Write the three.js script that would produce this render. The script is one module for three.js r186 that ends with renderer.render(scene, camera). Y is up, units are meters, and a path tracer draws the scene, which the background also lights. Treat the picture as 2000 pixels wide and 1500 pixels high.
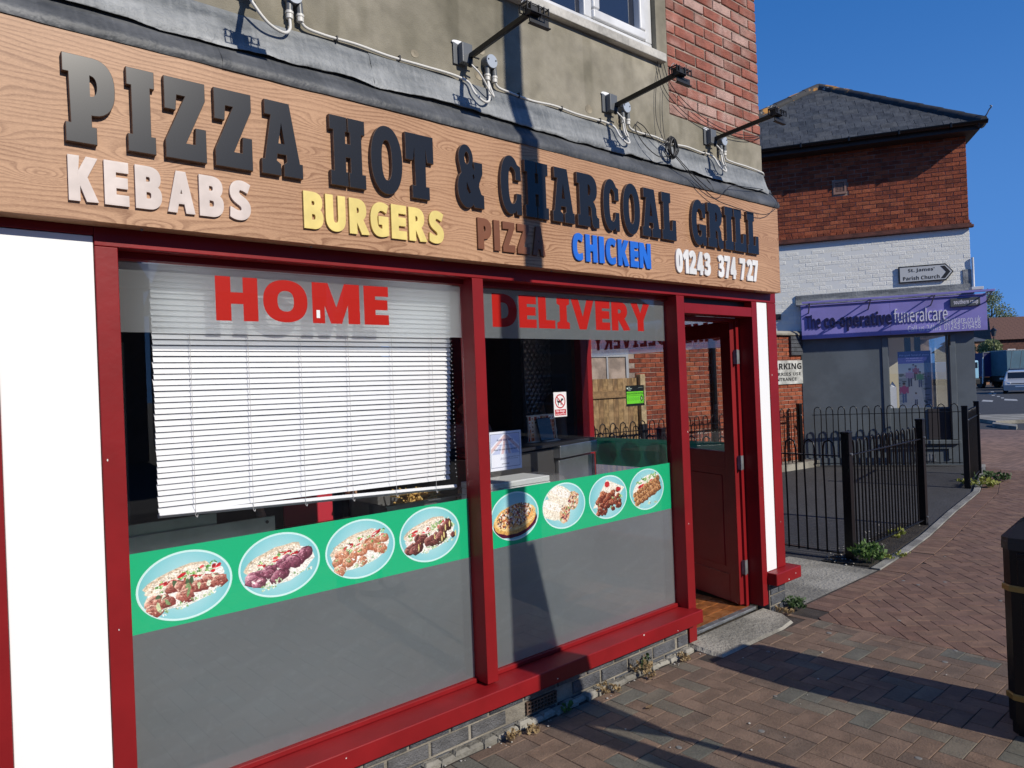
import * as THREE from 'three';
import { mergeGeometries } from 'three/addons/utils/BufferGeometryUtils.js';
import { RoundedBoxGeometry } from 'three/addons/geometries/RoundedBoxGeometry.js';
import { FontLoader } from 'three/addons/loaders/FontLoader.js';
import { MarchingCubes } from 'three/addons/objects/MarchingCubes.js';

// ---------------------------------------------------------------- camera, sky, sun, exposure
const scene = new THREE.Scene();
const renderer = new THREE.WebGLRenderer({ antialias: true });
renderer.toneMapping = THREE.LinearToneMapping;
renderer.toneMappingExposure = 1.0;
renderer.shadowMap.enabled = true;
const D2R = Math.PI / 180;
const camera = new THREE.PerspectiveCamera(2 * Math.atan(750 / 1430) / D2R, 4 / 3, 0.05, 900);
{
  const yaw = 41.15 * D2R, pitch = 0.1 * D2R, roll = -2.26 * D2R;
  const f = new THREE.Vector3(Math.sin(yaw) * Math.cos(pitch), Math.sin(pitch), -Math.cos(yaw) * Math.cos(pitch));
  const r = new THREE.Vector3(Math.cos(yaw), 0, Math.sin(yaw));
  const u = new THREE.Vector3().crossVectors(r, f);
  camera.up.copy(r.clone().multiplyScalar(-Math.sin(roll)).addScaledVector(u, Math.cos(roll)));
  camera.position.set(0, 1.7, 2.782);
  camera.lookAt(camera.position.clone().add(f));
  camera.updateMatrixWorld(true);
}
const SUN = new THREE.Vector3(Math.cos(32 * D2R) * Math.cos(82 * D2R), Math.sin(32 * D2R), Math.cos(32 * D2R) * Math.sin(82 * D2R));
{ // clear blue sky: deeper overhead, paler to the horizon, a little brighter round the sun
  const w = 256, h = 128, d = new Float32Array(w * h * 4), dir = new THREE.Vector3();
  const hor = [0.12, 0.3, 0.7], low = [0.088, 0.262, 0.67], mid = [0.03, 0.148, 0.46], top = [0.014, 0.085, 0.33];
  const mix = (a, b, t) => a.map((x, i) => x + (b[i] - x) * t), st = (a, b, x) => { x = Math.min(1, Math.max(0, (x - a) / (b - a))); return x * x * (3 - 2 * x); };
  for (let y = 0; y < h; y++) for (let x = 0; x < w; x++) {
    const el = ((y + 0.5) / h - 0.5) * Math.PI, az = ((x + 0.5) / w - 0.5) * 2 * Math.PI;
    dir.set(Math.cos(az) * Math.cos(el), Math.sin(el), Math.sin(az) * Math.cos(el));
    const e = Math.max(0, el / D2R);
    let c = mix(hor, low, st(0, 6, e)); c = mix(c, mid, st(4, 30, e)); c = mix(c, top, st(25, 80, e));
    const g = Math.exp(-Math.acos(Math.min(1, dir.dot(SUN))) / 0.25) * 0.12;
    d.set([c[0] + g, c[1] + g * 0.97, c[2] + g * 0.9, 1], (y * w + x) * 4);
  }
  const sky = new THREE.DataTexture(d, w, h, THREE.RGBAFormat, THREE.FloatType);
  sky.mapping = THREE.EquirectangularReflectionMapping; sky.magFilter = THREE.LinearFilter; sky.needsUpdate = true;
  scene.background = sky; scene.environment = sky;
}
const sun = new THREE.DirectionalLight(new THREE.Color(1, 0.93, 0.82), 4.2);
sun.target.position.set(6, 0, 0); sun.position.copy(SUN).multiplyScalar(60).add(sun.target.position);
sun.castShadow = true; sun.shadow.mapSize.set(4096, 4096);
Object.assign(sun.shadow.camera, { left: -30, right: 40, top: 30, bottom: -30, near: 1, far: 160 });
scene.add(sun, sun.target);

// ---------------------------------------------------------------- helpers
function rng(seed) { return () => { seed = (seed + 0x6d2b79f5) | 0; let t = Math.imul(seed ^ (seed >>> 15), 1 | seed); t = (t + Math.imul(t ^ (t >>> 7), 61 | t)) ^ t; return ((t ^ (t >>> 14)) >>> 0) / 4294967296; }; }
const V = (x, y, z) => new THREE.Vector3(x, y, z);
const lerp = (a, b, t) => a + (b - a) * t, clamp = (x, a = 0, b = 1) => Math.min(b, Math.max(a, x)), smooth = (a, b, x) => { x = clamp((x - a) / (b - a)); return x * x * (3 - 2 * x); };
const taken = new Map();
function numbered(name) { const k = taken.get(name) || 0; taken.set(name, k + 1); return k ? name + '_' + String(k).padStart(3, '0') : name; }
function tag(o, label, category, group) { o.userData.label = label; o.userData.category = category; if (group) o.userData.group = group; return o; }
function thing(name, label, category, group, pos = [0, 0, 0], turn = 0) {
  const o = new THREE.Group(); o.name = numbered(name); o.position.set(...pos); o.rotation.y = turn; scene.add(o); return tag(o, label, category, group);
}
// uv in metres, from the face that a vertex lies on
function uvm(g, off = 0) {
  g = g.index ? g.toNonIndexed() : g;
  const p = g.attributes.position, n = g.attributes.normal, uv = new Float32Array(p.count * 2);
  for (let i = 0; i < p.count; i += 3) {
    const ax = Math.abs(n.getX(i) + n.getX(i + 1) + n.getX(i + 2)), ay = Math.abs(n.getY(i) + n.getY(i + 1) + n.getY(i + 2)), az = Math.abs(n.getZ(i) + n.getZ(i + 1) + n.getZ(i + 2));
    for (let k = i; k < i + 3; k++) {
      const x = p.getX(k), y = p.getY(k), z = p.getZ(k);
      const [a, b] = az >= ax && az >= ay ? [x, y] : ay >= ax ? [x, z] : [z, y];
      uv[k * 2] = a + off; uv[k * 2 + 1] = b + off * 0.37;
    }
  }
  const o = new THREE.BufferGeometry();
  o.setAttribute('position', p); o.setAttribute('normal', n); o.setAttribute('uv', new THREE.BufferAttribute(uv, 2));
  return o;
}
const merge = (list) => mergeGeometries(list.map((g) => uvm(g)));
function mesh(name, geos, mat, parent, label) {
  const g = Array.isArray(geos) ? merge(geos) : geos;
  const m = new THREE.Mesh(g, mat); m.name = parent === scene ? numbered(name) : name; m.castShadow = m.receiveShadow = true;
  if (label) m.userData.label = label;
  parent.add(m); return m;
}
function struct(name, geos, mat, label, category) { const m = mesh(name, geos, mat, scene); m.userData.kind = 'structure'; if (label) tag(m, label, category || name.replace(/_/g, ' ')); return m; }
function bx(x0, x1, y0, y1, z0, z1, r = 0) {
  const w = x1 - x0, h = y1 - y0, d = z1 - z0;
  const g = r ? new RoundedBoxGeometry(w, h, d, 1, Math.min(r, w / 2.01, h / 2.01, d / 2.01)) : new THREE.BoxGeometry(w, h, d);
  return g.translate((x0 + x1) / 2, (y0 + y1) / 2, (z0 + z1) / 2);
}
const cyl = (r0, r1, h, n = 16) => new THREE.CylinderGeometry(r1, r0, h, n).translate(0, h / 2, 0);   // base at the origin
function bar(a, b, r, n = 8, r2 = r) { // a round bar between two points
  const d = V(...b).sub(V(...a)), g = cyl(r, r2, d.length(), n);
  g.applyQuaternion(new THREE.Quaternion().setFromUnitVectors(V(0, 1, 0), d.clone().normalize())); return g.translate(...a);
}
function flatbar(a, b, w, h, r = 0.003) { // a rectangular bar, w across (horizontal), h high
  const A = V(...a), d = V(...b).sub(A), L = d.length(), g = new RoundedBoxGeometry(w, h, L, 1, Math.min(r, w / 2.1, h / 2.1)).translate(0, 0, L / 2);
  const m = new THREE.Matrix4().lookAt(V(0, 0, 0), d.clone().negate(), V(0, 1, 0)); g.applyMatrix4(m); return g.translate(...a);
}
function tube(pts, r, seg = 0, n = 7, closed = false) { return new THREE.TubeGeometry(new THREE.CatmullRomCurve3(pts.map((p) => V(...p)), closed), seg || pts.length * 6, r, n, closed); }
// a flat-topped block with a bevelled upper edge on a convex outline [[x, z], ...]
function prism(poly, y0, y1, ch) {
  let A = 0; for (let i = 0; i < poly.length; i++) { const [a, b] = poly[i], [c, d] = poly[(i + 1) % poly.length]; A += a * d - c * b; }
  if (A > 0) poly = poly.slice().reverse();
  const n = poly.length, cx = poly.reduce((s, p) => s + p[0], 0) / n, cz = poly.reduce((s, p) => s + p[1], 0) / n, pos = [];
  const inn = poly.map(([x, z], i) => { // inset by ch along the two edges' normals
    const [px, pz] = poly[(i + n - 1) % n], [qx, qz] = poly[(i + 1) % n];
    const l1 = Math.hypot(x - px, z - pz) || 1, l2 = Math.hypot(qx - x, qz - z) || 1;
    const n1 = [-(z - pz) / l1, (x - px) / l1], n2 = [-(qz - z) / l2, (qx - x) / l2];
    let bxx = n1[0] + n2[0], bz = n1[1] + n2[1]; const dd = Math.max(0.35, 1 + n1[0] * n2[0] + n1[1] * n2[1]);
    bxx *= ch / dd; bz *= ch / dd;
    const s = (cx - x) * bxx + (cz - z) * bz < 0 ? -1 : 1; return [x + bxx * s, z + bz * s];
  });
  const tri = (a, b, c) => pos.push(...a, ...b, ...c), P = (p, y) => [p[0], y, p[1]];
  for (let i = 0; i < n; i++) {
    const j = (i + 1) % n, a = poly[i], b = poly[j], c = inn[i], d = inn[j];
    tri(P(a, y0), P(b, y0), P(b, y1 - ch)); tri(P(a, y0), P(b, y1 - ch), P(a, y1 - ch));
    tri(P(a, y1 - ch), P(b, y1 - ch), P(d, y1)); tri(P(a, y1 - ch), P(d, y1), P(c, y1));
    if (i > 0 && i < n - 1) tri(P(inn[0], y1), P(inn[i], y1), P(inn[i + 1], y1));
  }
  const g = new THREE.BufferGeometry(); g.setAttribute('position', new THREE.BufferAttribute(new Float32Array(pos), 3)); g.computeVertexNormals(); return g;
}
// a brick lying in a wall: face toward +z at z = 0, from (0,0) to (w,h), going d into the wall
const brickGeo = (w, h, d, ch = 0.003) => prism([[0, 0], [w, 0], [w, -h], [0, -h]], -d, 0, ch).rotateX(Math.PI / 2);
function clipPoly(poly, nx, nz, c) { // keeps the side where nx x + nz z >= c
  const out = [];
  for (let i = 0; i < poly.length; i++) {
    const a = poly[i], b = poly[(i + 1) % poly.length], da = a[0] * nx + a[1] * nz - c, db = b[0] * nx + b[1] * nz - c;
    if (da >= 0) out.push(a);
    if (da * db < 0) { const t = da / (da - db); out.push([lerp(a[0], b[0], t), lerp(a[1], b[1], t)]); }
  }
  return out;
}
// ---------------------------------------------------------------- textures
function lattice(seed, n) { const r = rng(seed), a = new Float32Array(n * n); for (let i = 0; i < n * n; i++) a[i] = r(); return a; }
function noise2(seed, n) { const a = lattice(seed, n), f = (t) => t * t * (3 - 2 * t); return (u, v) => { // periodic over 0..1
  const x = (((u % 1) + 1) % 1) * n, y = (((v % 1) + 1) % 1) * n, i = Math.floor(x), j = Math.floor(y), s = f(x - i), t = f(y - j), I = (i + 1) % n, J = (j + 1) % n, i0 = i % n, j0 = j % n;
  return lerp(lerp(a[j0 * n + i0], a[j0 * n + I], s), lerp(a[J * n + i0], a[J * n + I], s), t); }; }
function fbm(seed, n, oct) { const ns = []; for (let k = 0; k < oct; k++) ns.push(noise2(seed + k * 17, n << k)); let tot = 0; for (let k = 0; k < oct; k++) tot += 0.55 ** k;
  return (u, v) => { let s = 0; for (let k = 0; k < oct; k++) s += ns[k](u, v) * 0.55 ** k; return s / tot; }; }
function tex(w, h, fn, srgb = false) { // fn(u, v) -> [r, g, b] 0..1 (linear values unless srgb)
  const d = new Uint8Array(w * h * 4);
  for (let y = 0; y < h; y++) for (let x = 0; x < w; x++) { const c = fn((x + 0.5) / w, (y + 0.5) / h), o = (y * w + x) * 4; for (let k = 0; k < 3; k++) d[o + k] = Math.round(255 * clamp(c[k])); d[o + 3] = 255; }
  const t = new THREE.DataTexture(d, w, h); t.wrapS = t.wrapT = THREE.RepeatWrapping; t.magFilter = THREE.LinearFilter; t.generateMipmaps = true; t.needsUpdate = true; if (srgb) t.colorSpace = THREE.SRGBColorSpace; return t;
}
const enc = (c) => c.map((x) => (x <= 0.0031308 ? 12.92 * x : 1.055 * Math.pow(x, 1 / 2.4) - 0.055)); // linear -> sRGB
const rep = (t, mx, my = mx) => { const c = t.clone(); c.wrapS = c.wrapT = THREE.RepeatWrapping; c.repeat.set(1 / mx, 1 / my); c.needsUpdate = true; return c; };
const grey = (f) => (u, v) => { const x = f(u, v); return [x, x, x]; };
const tMott = (() => { const a = fbm(5, 4, 6), b = fbm(91, 32, 3); return tex(512, 512, grey((u, v) => 0.45 + 0.55 * smooth(0.25, 0.72, a(u, v)) * (0.75 + 0.25 * b(u, v)))); })();
const tSoft = (() => { const a = fbm(15, 3, 5); return tex(256, 256, grey((u, v) => 0.78 + 0.22 * smooth(0.3, 0.7, a(u, v)))); })();
const tFine = (() => { const b = fbm(33, 64, 3); return tex(512, 512, grey((u, v) => b(u, v))); })();
const tGrit = (() => { const b = fbm(77, 24, 5); return tex(512, 512, grey((u, v) => smooth(0.2, 0.8, b(u, v)))); })();
function M(color, o = {}) {
  const { rough = 0.7, metal = 0, map, ms = 1, bump, bs = 1, bh = 0.002, phys, ...more } = o; // ms, bs: metres one repeat covers
  const p = { color: new THREE.Color().setRGB(...color), roughness: rough, metalness: metal, ...more };
  if (map) p.map = rep(map, ms);
  if (bump) { p.bumpMap = rep(bump, bs); p.bumpScale = bh; }
  return phys || o.clearcoat || o.transmission ? new THREE.MeshPhysicalMaterial(p) : new THREE.MeshStandardMaterial(p);
}
function canvasTex(w, h, draw) { const c = document.createElement('canvas'); c.width = w; c.height = h; const x = c.getContext('2d'); draw(x, w, h); const t = new THREE.CanvasTexture(c); t.colorSpace = THREE.SRGBColorSpace; t.anisotropy = 8; return t; }
const print = (t, o = {}) => new THREE.MeshPhysicalMaterial({ map: t, roughness: 0.45, ...o });
function face(w, h, mat) { return new THREE.PlaneGeometry(w, h); }

// wood laminate: cathedral grain round repeated knots
const tWood = (() => {
  const W = 2.6, H = 0.65, a = fbm(41, 3, 4), b = fbm(57, 5, 3), fib = noise2(63, 128), r = rng(8), knots = [];
  for (let i = 0; i < 5; i++) for (let j = 0; j < 5; j++) if (r() < 0.75) knots.push([(i + 0.35 + (j % 2) * 0.45 + r() * 0.12) * W / 5, (j + 0.4 + r() * 0.25) * H / 5, 0.9 + r() * 0.9, 0.05 + r() * 0.03, 0.016 + r() * 0.006]);
  return tex(2048, 512, (u, v) => {
    const x = u * W, y = v * H; let g = y * 58 + (a(u, v) - 0.5) * 8 + (b(u, v * 2) - 0.5) * 1.6;
    for (const [kx, ky, amp, sx, sy] of knots) { let dx = Math.abs(x - kx), dy = Math.abs(y - ky); dx = Math.min(dx, W - dx); dy = Math.min(dy, H - dy); const q = dx * dx / (sx * sx) + dy * dy / (sy * sy); if (q < 12) g += 3.2 * amp * Math.exp(-q * 0.5); }
    const f = g - Math.floor(g), line = smooth(0.35, 0.9, f) * (1 - smooth(0.9, 1, f)) * (0.4 + 0.9 * b(u * 3, v));
    const fine = fib(u * 2, v * 90) * 0.5 + fib(u * 5 + 0.3, v * 60) * 0.5, t = clamp(0.24 + 0.62 * line + 0.8 * (fine - 0.5) + 0.6 * (a(u * 2, v) - 0.5));
    return enc([lerp(0.55, 0.26, t), lerp(0.325, 0.128, t), lerp(0.19, 0.066, t)]);
  }, true);
})();
// weathered lead
const tLead = (() => { const a = fbm(3, 6, 5), b = fbm(13, 4, 4), s = noise2(71, 64); return tex(1024, 256, (u, v) => {
  const st = Math.pow(s(u * 2, v * 0.08 + 0.2), 2), w = smooth(0.55, 0.75, b(u, v)) * 0.6 + 0.3 * st; let t = clamp(0.3 + 0.95 * (a(u, v) - 0.45) + 0.55 * w);
  return enc([lerp(0.08, 0.42, t), lerp(0.092, 0.435, t), lerp(0.102, 0.44, t)]); }, true); })();
// cement render with dirt blotches and pale patches
const tRender = (() => { const a = fbm(21, 3, 6), b = fbm(29, 7, 5), c = fbm(38, 40, 3), s = noise2(45, 32); return tex(1024, 1024, (u, v) => {
  const dirt = smooth(0.45, 0.72, a(u, v)) * 0.75 + smooth(0.55, 0.8, s(u, v * 0.12)) * 0.3, pale = smooth(0.55, 0.75, b(u + 0.3, v)) * 0.5; const k = (0.84 + 0.36 * (c(u, v) - 0.5)) * (1 - 0.5 * dirt + 0.3 * pale);
  return enc([0.355 * k, 0.325 * k, 0.258 * k * (1 - 0.08 * dirt)]); }, true); })();
const tConc = (() => { const a = fbm(121, 4, 6), c = fbm(138, 60, 3); return tex(512, 512, grey((u, v) => 0.55 + 0.45 * smooth(0.25, 0.75, a(u, v)) - 0.3 * (c(u, v) - 0.5))); })();
const tAsph = (() => { const a = fbm(151, 3, 4), c = fbm(158, 110, 2); return tex(512, 512, grey((u, v) => 0.55 + 0.25 * (a(u, v) - 0.5) + 0.9 * (c(u, v) - 0.5))); })();

// wiped smears and specks on old window film
const tSmear = (() => { const a = fbm(611, 3, 5), s = noise2(612, 48), c = fbm(613, 90, 2); return tex(512, 512, grey((u, v) => clamp(0.9 + 0.2 * (a(u, v) - 0.45) + 0.04 * smooth(0.55, 0.95, s(u * 0.3 + v * 0.22, v * 0.8 - u * 0.3)) + 0.04 * smooth(0.66, 0.8, c(u, v))))); })();
const m = {
  red: M([0.265, 0.0105, 0.0135], { rough: 0.42, map: tSoft, ms: 0.9, bump: tGrit, bs: 0.6, bh: 0.00018, phys: 1, specularIntensity: 0.6 }),
  white: M([0.88, 0.89, 0.89], { rough: 0.35 }),
  upvc: M([0.8, 0.81, 0.82], { rough: 0.3, map: tSoft, ms: 0.7 }),
  wood: new THREE.MeshPhysicalMaterial({ map: rep(tWood, 2.6, 0.65), roughness: 0.45, specularIntensity: 0.6 }),
  lead: new THREE.MeshPhysicalMaterial({ map: rep(tLead, 1.6, 0.4), roughness: 0.6, metalness: 0.1, bumpMap: rep(tGrit, 0.5), bumpScale: 0.0025 }),
  leadDark: new THREE.MeshPhysicalMaterial({ map: rep(tLead, 1.1, 0.5), color: new THREE.Color(0.42, 0.42, 0.44), roughness: 0.55, metalness: 0.15, bumpMap: rep(tGrit, 0.9), bumpScale: 0.0022 }),
  render: new THREE.MeshStandardMaterial({ map: rep(tRender, 2.3), roughness: 0.95, bumpMap: rep(tFine, 0.25), bumpScale: 0.0012 }),
  mortar: M([0.32, 0.29, 0.24], { rough: 0.95, map: tConc, ms: 0.6, bump: tFine, bs: 0.3, bh: 0.003 }),
  mortarRed: M([0.45, 0.36, 0.3], { rough: 0.95, map: tConc, ms: 0.6, bump: tFine, bs: 0.3, bh: 0.003 }),
  concrete: M([0.34, 0.32, 0.27], { rough: 0.92, map: tConc, ms: 1.1, bump: tGrit, bs: 0.4, bh: 0.004 }),
  kerb: M([0.3, 0.29, 0.26], { rough: 0.92, map: tConc, ms: 0.7, bump: tFine, bs: 0.25, bh: 0.003 }),
  asphalt: M([0.085, 0.085, 0.088], { rough: 0.9, map: tAsph, ms: 0.9, bump: tFine, bs: 0.35, bh: 0.004 }),
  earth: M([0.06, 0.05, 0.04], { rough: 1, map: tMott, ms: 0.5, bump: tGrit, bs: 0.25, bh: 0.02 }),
  joint: M([0.075, 0.06, 0.05], { rough: 1, map: tMott, ms: 0.4, bump: tFine, bs: 0.2, bh: 0.004 }),
  blackMetal: M([0.006, 0.006, 0.007], { rough: 0.28, bump: tGrit, bs: 0.3, bh: 0.0003, phys: 1, specularIntensity: 0.7 }),
  black: M([0.015, 0.015, 0.017], { rough: 0.5 }),
  rubber: M([0.02, 0.02, 0.02], { rough: 0.75 }),
  galv: M([0.4, 0.42, 0.44], { rough: 0.45, metal: 0.6, map: tMott, ms: 0.25 }),
  steel: M([0.55, 0.57, 0.58], { rough: 0.32, metal: 0.9, map: tSoft, ms: 0.6, bump: tFine, bs: 0.6, bh: 0.0004 }),
  cableWhite: M([0.7, 0.69, 0.65], { rough: 0.45 }),
  greyPlastic: M([0.4, 0.45, 0.52], { rough: 0.4 }),
  darkGreyPlastic: M([0.13, 0.14, 0.15], { rough: 0.35 }),
  glass: new THREE.MeshPhysicalMaterial({ color: 0xffffff, transmission: 1, roughness: 0, thickness: 0, ior: 1.5 }),
  frost: new THREE.MeshPhysicalMaterial({ color: new THREE.Color(0.95, 0.99, 1.0), transmission: 0.94, roughness: 0.8, thickness: 0, ior: 1.35, specularIntensity: 0.35 }),
  frostDense: new THREE.MeshPhysicalMaterial({ map: rep(tSmear, 1.9, 1.3), color: new THREE.Color(0.84, 0.95, 1.0), transmission: 0.86, roughness: 0.93, thickness: 0, ior: 1.35, specularIntensity: 0.35 }),
  vinylRed: M([0.47, 0.014, 0.008], { rough: 0.5, phys: 1, specularIntensity: 0.3 }),
  vinylGreen: M([0.008, 0.47, 0.21], { rough: 0.35 }),
  dark: M([0.03, 0.03, 0.032], { rough: 0.7 }),
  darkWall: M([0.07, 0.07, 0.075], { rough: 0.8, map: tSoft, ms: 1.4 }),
  brownWood: M([0.16, 0.075, 0.035], { rough: 0.45, map: tMott, ms: 0.5 }),
};
const brickSet = (cols, o = {}) => cols.map((c, i) => M(c, { rough: 0.88, map: tMott, ms: 0.33 + i * 0.05, bump: tGrit, bs: 0.16, bh: 0.004, ...o }));
const bkBlue = brickSet([[0.115, 0.125, 0.145], [0.135, 0.14, 0.155], [0.095, 0.105, 0.125], [0.155, 0.155, 0.16]], { rough: 0.6 });
const tEff = (() => { const a = fbm(205, 3, 5), b = fbm(211, 20, 3); return tex(512, 512, (u, v) => { const w = smooth(0.42, 0.66, a(u, v)) * 0.75, k = 0.7 + 0.6 * (b(u, v) - 0.3); return enc([lerp(0.42, 0.62, w) * k, lerp(0.15, 0.44, w) * k, lerp(0.105, 0.38, w) * k]); }, true); })();
const bkShop = [[0.95, 0.9, 0.9], [1, 1, 1], [0.72, 0.62, 0.58], [1, 1, 1], [0.85, 0.78, 0.75]].map((c, i) => { const t = rep(tEff, 1.3); t.offset.set(i * 0.23, i * 0.37); return new THREE.MeshStandardMaterial({ map: t, color: new THREE.Color(...c), roughness: 0.9, bumpMap: rep(tGrit, 0.16), bumpScale: 0.003 }); });
const bkCoop = brickSet([[0.42, 0.1, 0.04], [0.36, 0.08, 0.032], [0.48, 0.13, 0.055], [0.27, 0.06, 0.028], [0.38, 0.09, 0.04]]);
const bkWhite = brickSet([[0.88, 0.87, 0.79], [0.9, 0.89, 0.81], [0.85, 0.84, 0.76]], { map: null, bh: 0.002, rough: 0.7 });
const font = { bold: await new FontLoader().loadAsync('fonts/droid/droid_sans_bold.typeface.json'), reg: await new FontLoader().loadAsync('fonts/droid/droid_sans_regular.typeface.json') };
// glyph outlines fitted to a box; returns THREE.Shape[]
function fitted(shapes, w, h, seg = 6) {
  const pts = shapes.map((s) => s.extractPoints(seg)), bb = new THREE.Box2();
  pts.forEach((p) => p.shape.forEach((q) => bb.expandByPoint(q)));
  const sx = w ? w / (bb.max.x - bb.min.x) : h / (bb.max.y - bb.min.y), sy = h ? h / (bb.max.y - bb.min.y) : sx, f = (q) => new THREE.Vector2((q.x - bb.min.x) * sx, (q.y - bb.min.y) * sy);
  return pts.map((p) => { const s = new THREE.Shape(p.shape.map(f)); s.holes = p.holes.map((hh) => new THREE.Path(hh.map(f))); return s; });
}
const glyph = (c, w, h, depth, fat = 0, f = font.bold) => new THREE.ExtrudeGeometry(fitted(f.generateShapes(c, 1), w - 2 * fat, h - 2 * fat), { depth: depth - (fat ? 0.001 : 0), bevelEnabled: fat > 0, bevelSize: fat, bevelThickness: 0.0002, bevelSegments: 1, curveSegments: 6 }).translate(fat, fat, 0);
const textLine = (s, w, h, depth, f = font.bold, fat = 0) => glyph(s, w, h, depth, fat, f);
// ---------------------------------------------------------------- ground, road, pavement
{
  const g = new THREE.CircleGeometry(420, 64).rotateX(-Math.PI / 2).translate(0, -0.13, 0);
  struct('road', [g], m.asphalt, 'dark tarmac road surface of the junction beyond the pavement', 'road');
}
const KERB = [[5.08, 0.02], [6.44, 0.02], [7.26, -0.05], [8.06, -0.15], [9.52, -0.39], [11.29, -0.65], [13.24, -1.14], [14.5, -1.5]];
const slab = (pts, y0, y1) => { // horizontal slab with any outline [[x, z]...]
  const s = new THREE.Shape(pts.map(([x, z]) => new THREE.Vector2(x, -z)));
  return new THREE.ExtrudeGeometry(s, { depth: y1 - y0, bevelEnabled: false }).rotateX(-Math.PI / 2).translate(0, y0, 0);
};
const pavement = struct('pavement', [slab([[-6, 0], [5.08, 0], ...KERB.slice(1), [14.7, -1.6], [22.76, -4.4], [22.6, 9], [-6, 9]], -0.15, -0.005)], m.joint, 'brick paved footway in front of the shop', 'pavement');
{ // far part of the footway, where single bricks are too small to tell apart: one brick coloured sheet
  const t = (() => { const r = rng(5), tone = Array.from({ length: 4096 }, () => 0.75 + 0.5 * r()); const k = fbm(9, 8, 4); return tex(512, 512, (u, v) => {
    const X = Math.floor(u * 64), Y = Math.floor(v * 64), jx = (u * 64) % 1 < 0.07 || (v * 64) % 1 < 0.08 ? 0.6 : 1, q = tone[(Math.floor(X / 2) * 64 + Y) % 4096] * jx * (0.8 + 0.4 * k(u, v));
    return enc([0.2 * q, 0.125 * q, 0.095 * q]); }, true); })();
  mesh('brick_paving', [slab([[13.9, -1.2], [14.7, -1.55], [22.66, -4.35], [22.5, 9], [13.9, 9]], -0.007, 0)], new THREE.MeshStandardMaterial({ map: rep(t, 6.4), roughness: 0.85, bumpMap: rep(tFine, 0.4), bumpScale: 0.002 }), pavement);
}
{
  const tPav = (() => { const a = fbm(401, 3, 5), b = fbm(402, 40, 2); return tex(512, 512, grey((u, v) => 0.72 + 0.28 * smooth(0.3, 0.7, a(u, v)) - 0.22 * (b(u, v) - 0.5))); })();
  const paverMats = brickSet([[0.18, 0.122, 0.095], [0.2, 0.135, 0.104], [0.16, 0.115, 0.094], [0.16, 0.14, 0.118], [0.132, 0.13, 0.118], [0.2, 0.137, 0.108]].map((c) => [c[0] * 1.04, c[1] * 1.01, c[2] * 0.9]), { rough: 0.85, bh: 0.0012, map: tPav });
  const red = brickSet([[0.185, 0.112, 0.092], [0.17, 0.1, 0.082], [0.2, 0.125, 0.1], [0.18, 0.11, 0.094]].map((c) => [c[0] * 1.1, c[1] * 1.04, c[2] * 0.86]), { rough: 0.85, bh: 0.0012, map: tPav });
  const r = rng(42), list = [];
  const add = (poly, full, mat, tx, tz, turn) => { const c = poly.reduce((s, p) => [s[0] + p[0] / poly.length, s[1] + p[1] / poly.length], [0, 0]); list.push({ poly, full, mat, tx, tz, turn, c }); };
  const rect = (x, z, w, d) => [[x, z], [x + w, z], [x + w, z + d], [x, z + d]];
  const spin = (poly, a, ox, oz) => poly.map(([x, z]) => [ox + x * Math.cos(a) - z * Math.sin(a), oz + x * Math.sin(a) + z * Math.cos(a)]);
  const area = (p) => { let A = 0; p.forEach((a, i) => { const b = p[(i + 1) % p.length]; A += a[0] * b[1] - b[0] * a[1]; }); return Math.abs(A / 2); };
  const U = 0.1, gap = 0.0028;
  function herring(x0, x1, z0, z1, a, ox, oz, clips, mats, pick) {
    const R = 150;
    for (let i = -R; i < R; i++) for (let j = -R; j < R; j++) {
      const k = (((i - j) % 4) + 4) % 4; if (k !== 0 && k !== 3) continue;
      const q = k === 0 ? rect(i * U + gap / 2, j * U + gap / 2, 2 * U - gap, U - gap) : rect(i * U + gap / 2, j * U + gap / 2, U - gap, 2 * U - gap);
      let poly = spin(q, a, ox, oz); const cx = (poly[0][0] + poly[2][0]) / 2, cz = (poly[0][1] + poly[2][1]) / 2;
      if (cx < x0 - 0.2 || cx > x1 + 0.2 || cz < z0 - 0.2 || cz > z1 + 0.2) continue;
      const A0 = area(poly); for (const cl of clips) { const c = cl(cx, cz); if (c) poly = clipPoly(poly, ...c); if (poly.length < 3) break; }
      if (poly.length < 3 || area(poly) < 0.0012) { r(); r(); continue; }
      add(poly, area(poly) > A0 - 1e-6 ? (k === 0 ? 0 : 1) : -1, pick(mats, r), cx, cz, a);
    }
  }
  const pickA = (ms, rr) => { const t = rr(); rr(); return ms[t < 0.2 ? 0 : t < 0.38 ? 1 : t < 0.55 ? 2 : t < 0.7 ? 3 : t < 0.84 ? 4 : 5]; };
  const pickB = (ms, rr) => { rr(); return ms[Math.floor(rr() * ms.length)]; };
  const ramp = (x) => (x > 3.83 && x < 4.75 ? 0.24 + (x - 3.83) * 0.02 : 0.05);
  herring(0.7, 4.87, 0.05, 3.6, 0, 0.02, 0.03, [() => [-1, 0, -4.868], (x) => [0, 1, x > 3.73 && x < 4.85 ? ramp(Math.min(4.74, Math.max(3.84, x))) : 0.065]], paverMats, pickA);
  const border = (x) => { for (let i = 0; i < KERB.length - 1; i++) if (x < KERB[i + 1][0] || i === KERB.length - 2) { const [ax, az] = KERB[i], [bx2, bz] = KERB[i + 1], l = Math.hypot(bx2 - ax, bz - az), nx = -(bz - az) / l, nz = (bx2 - ax) / l; return [nx, nz, nx * ax + nz * az]; } };
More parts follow.
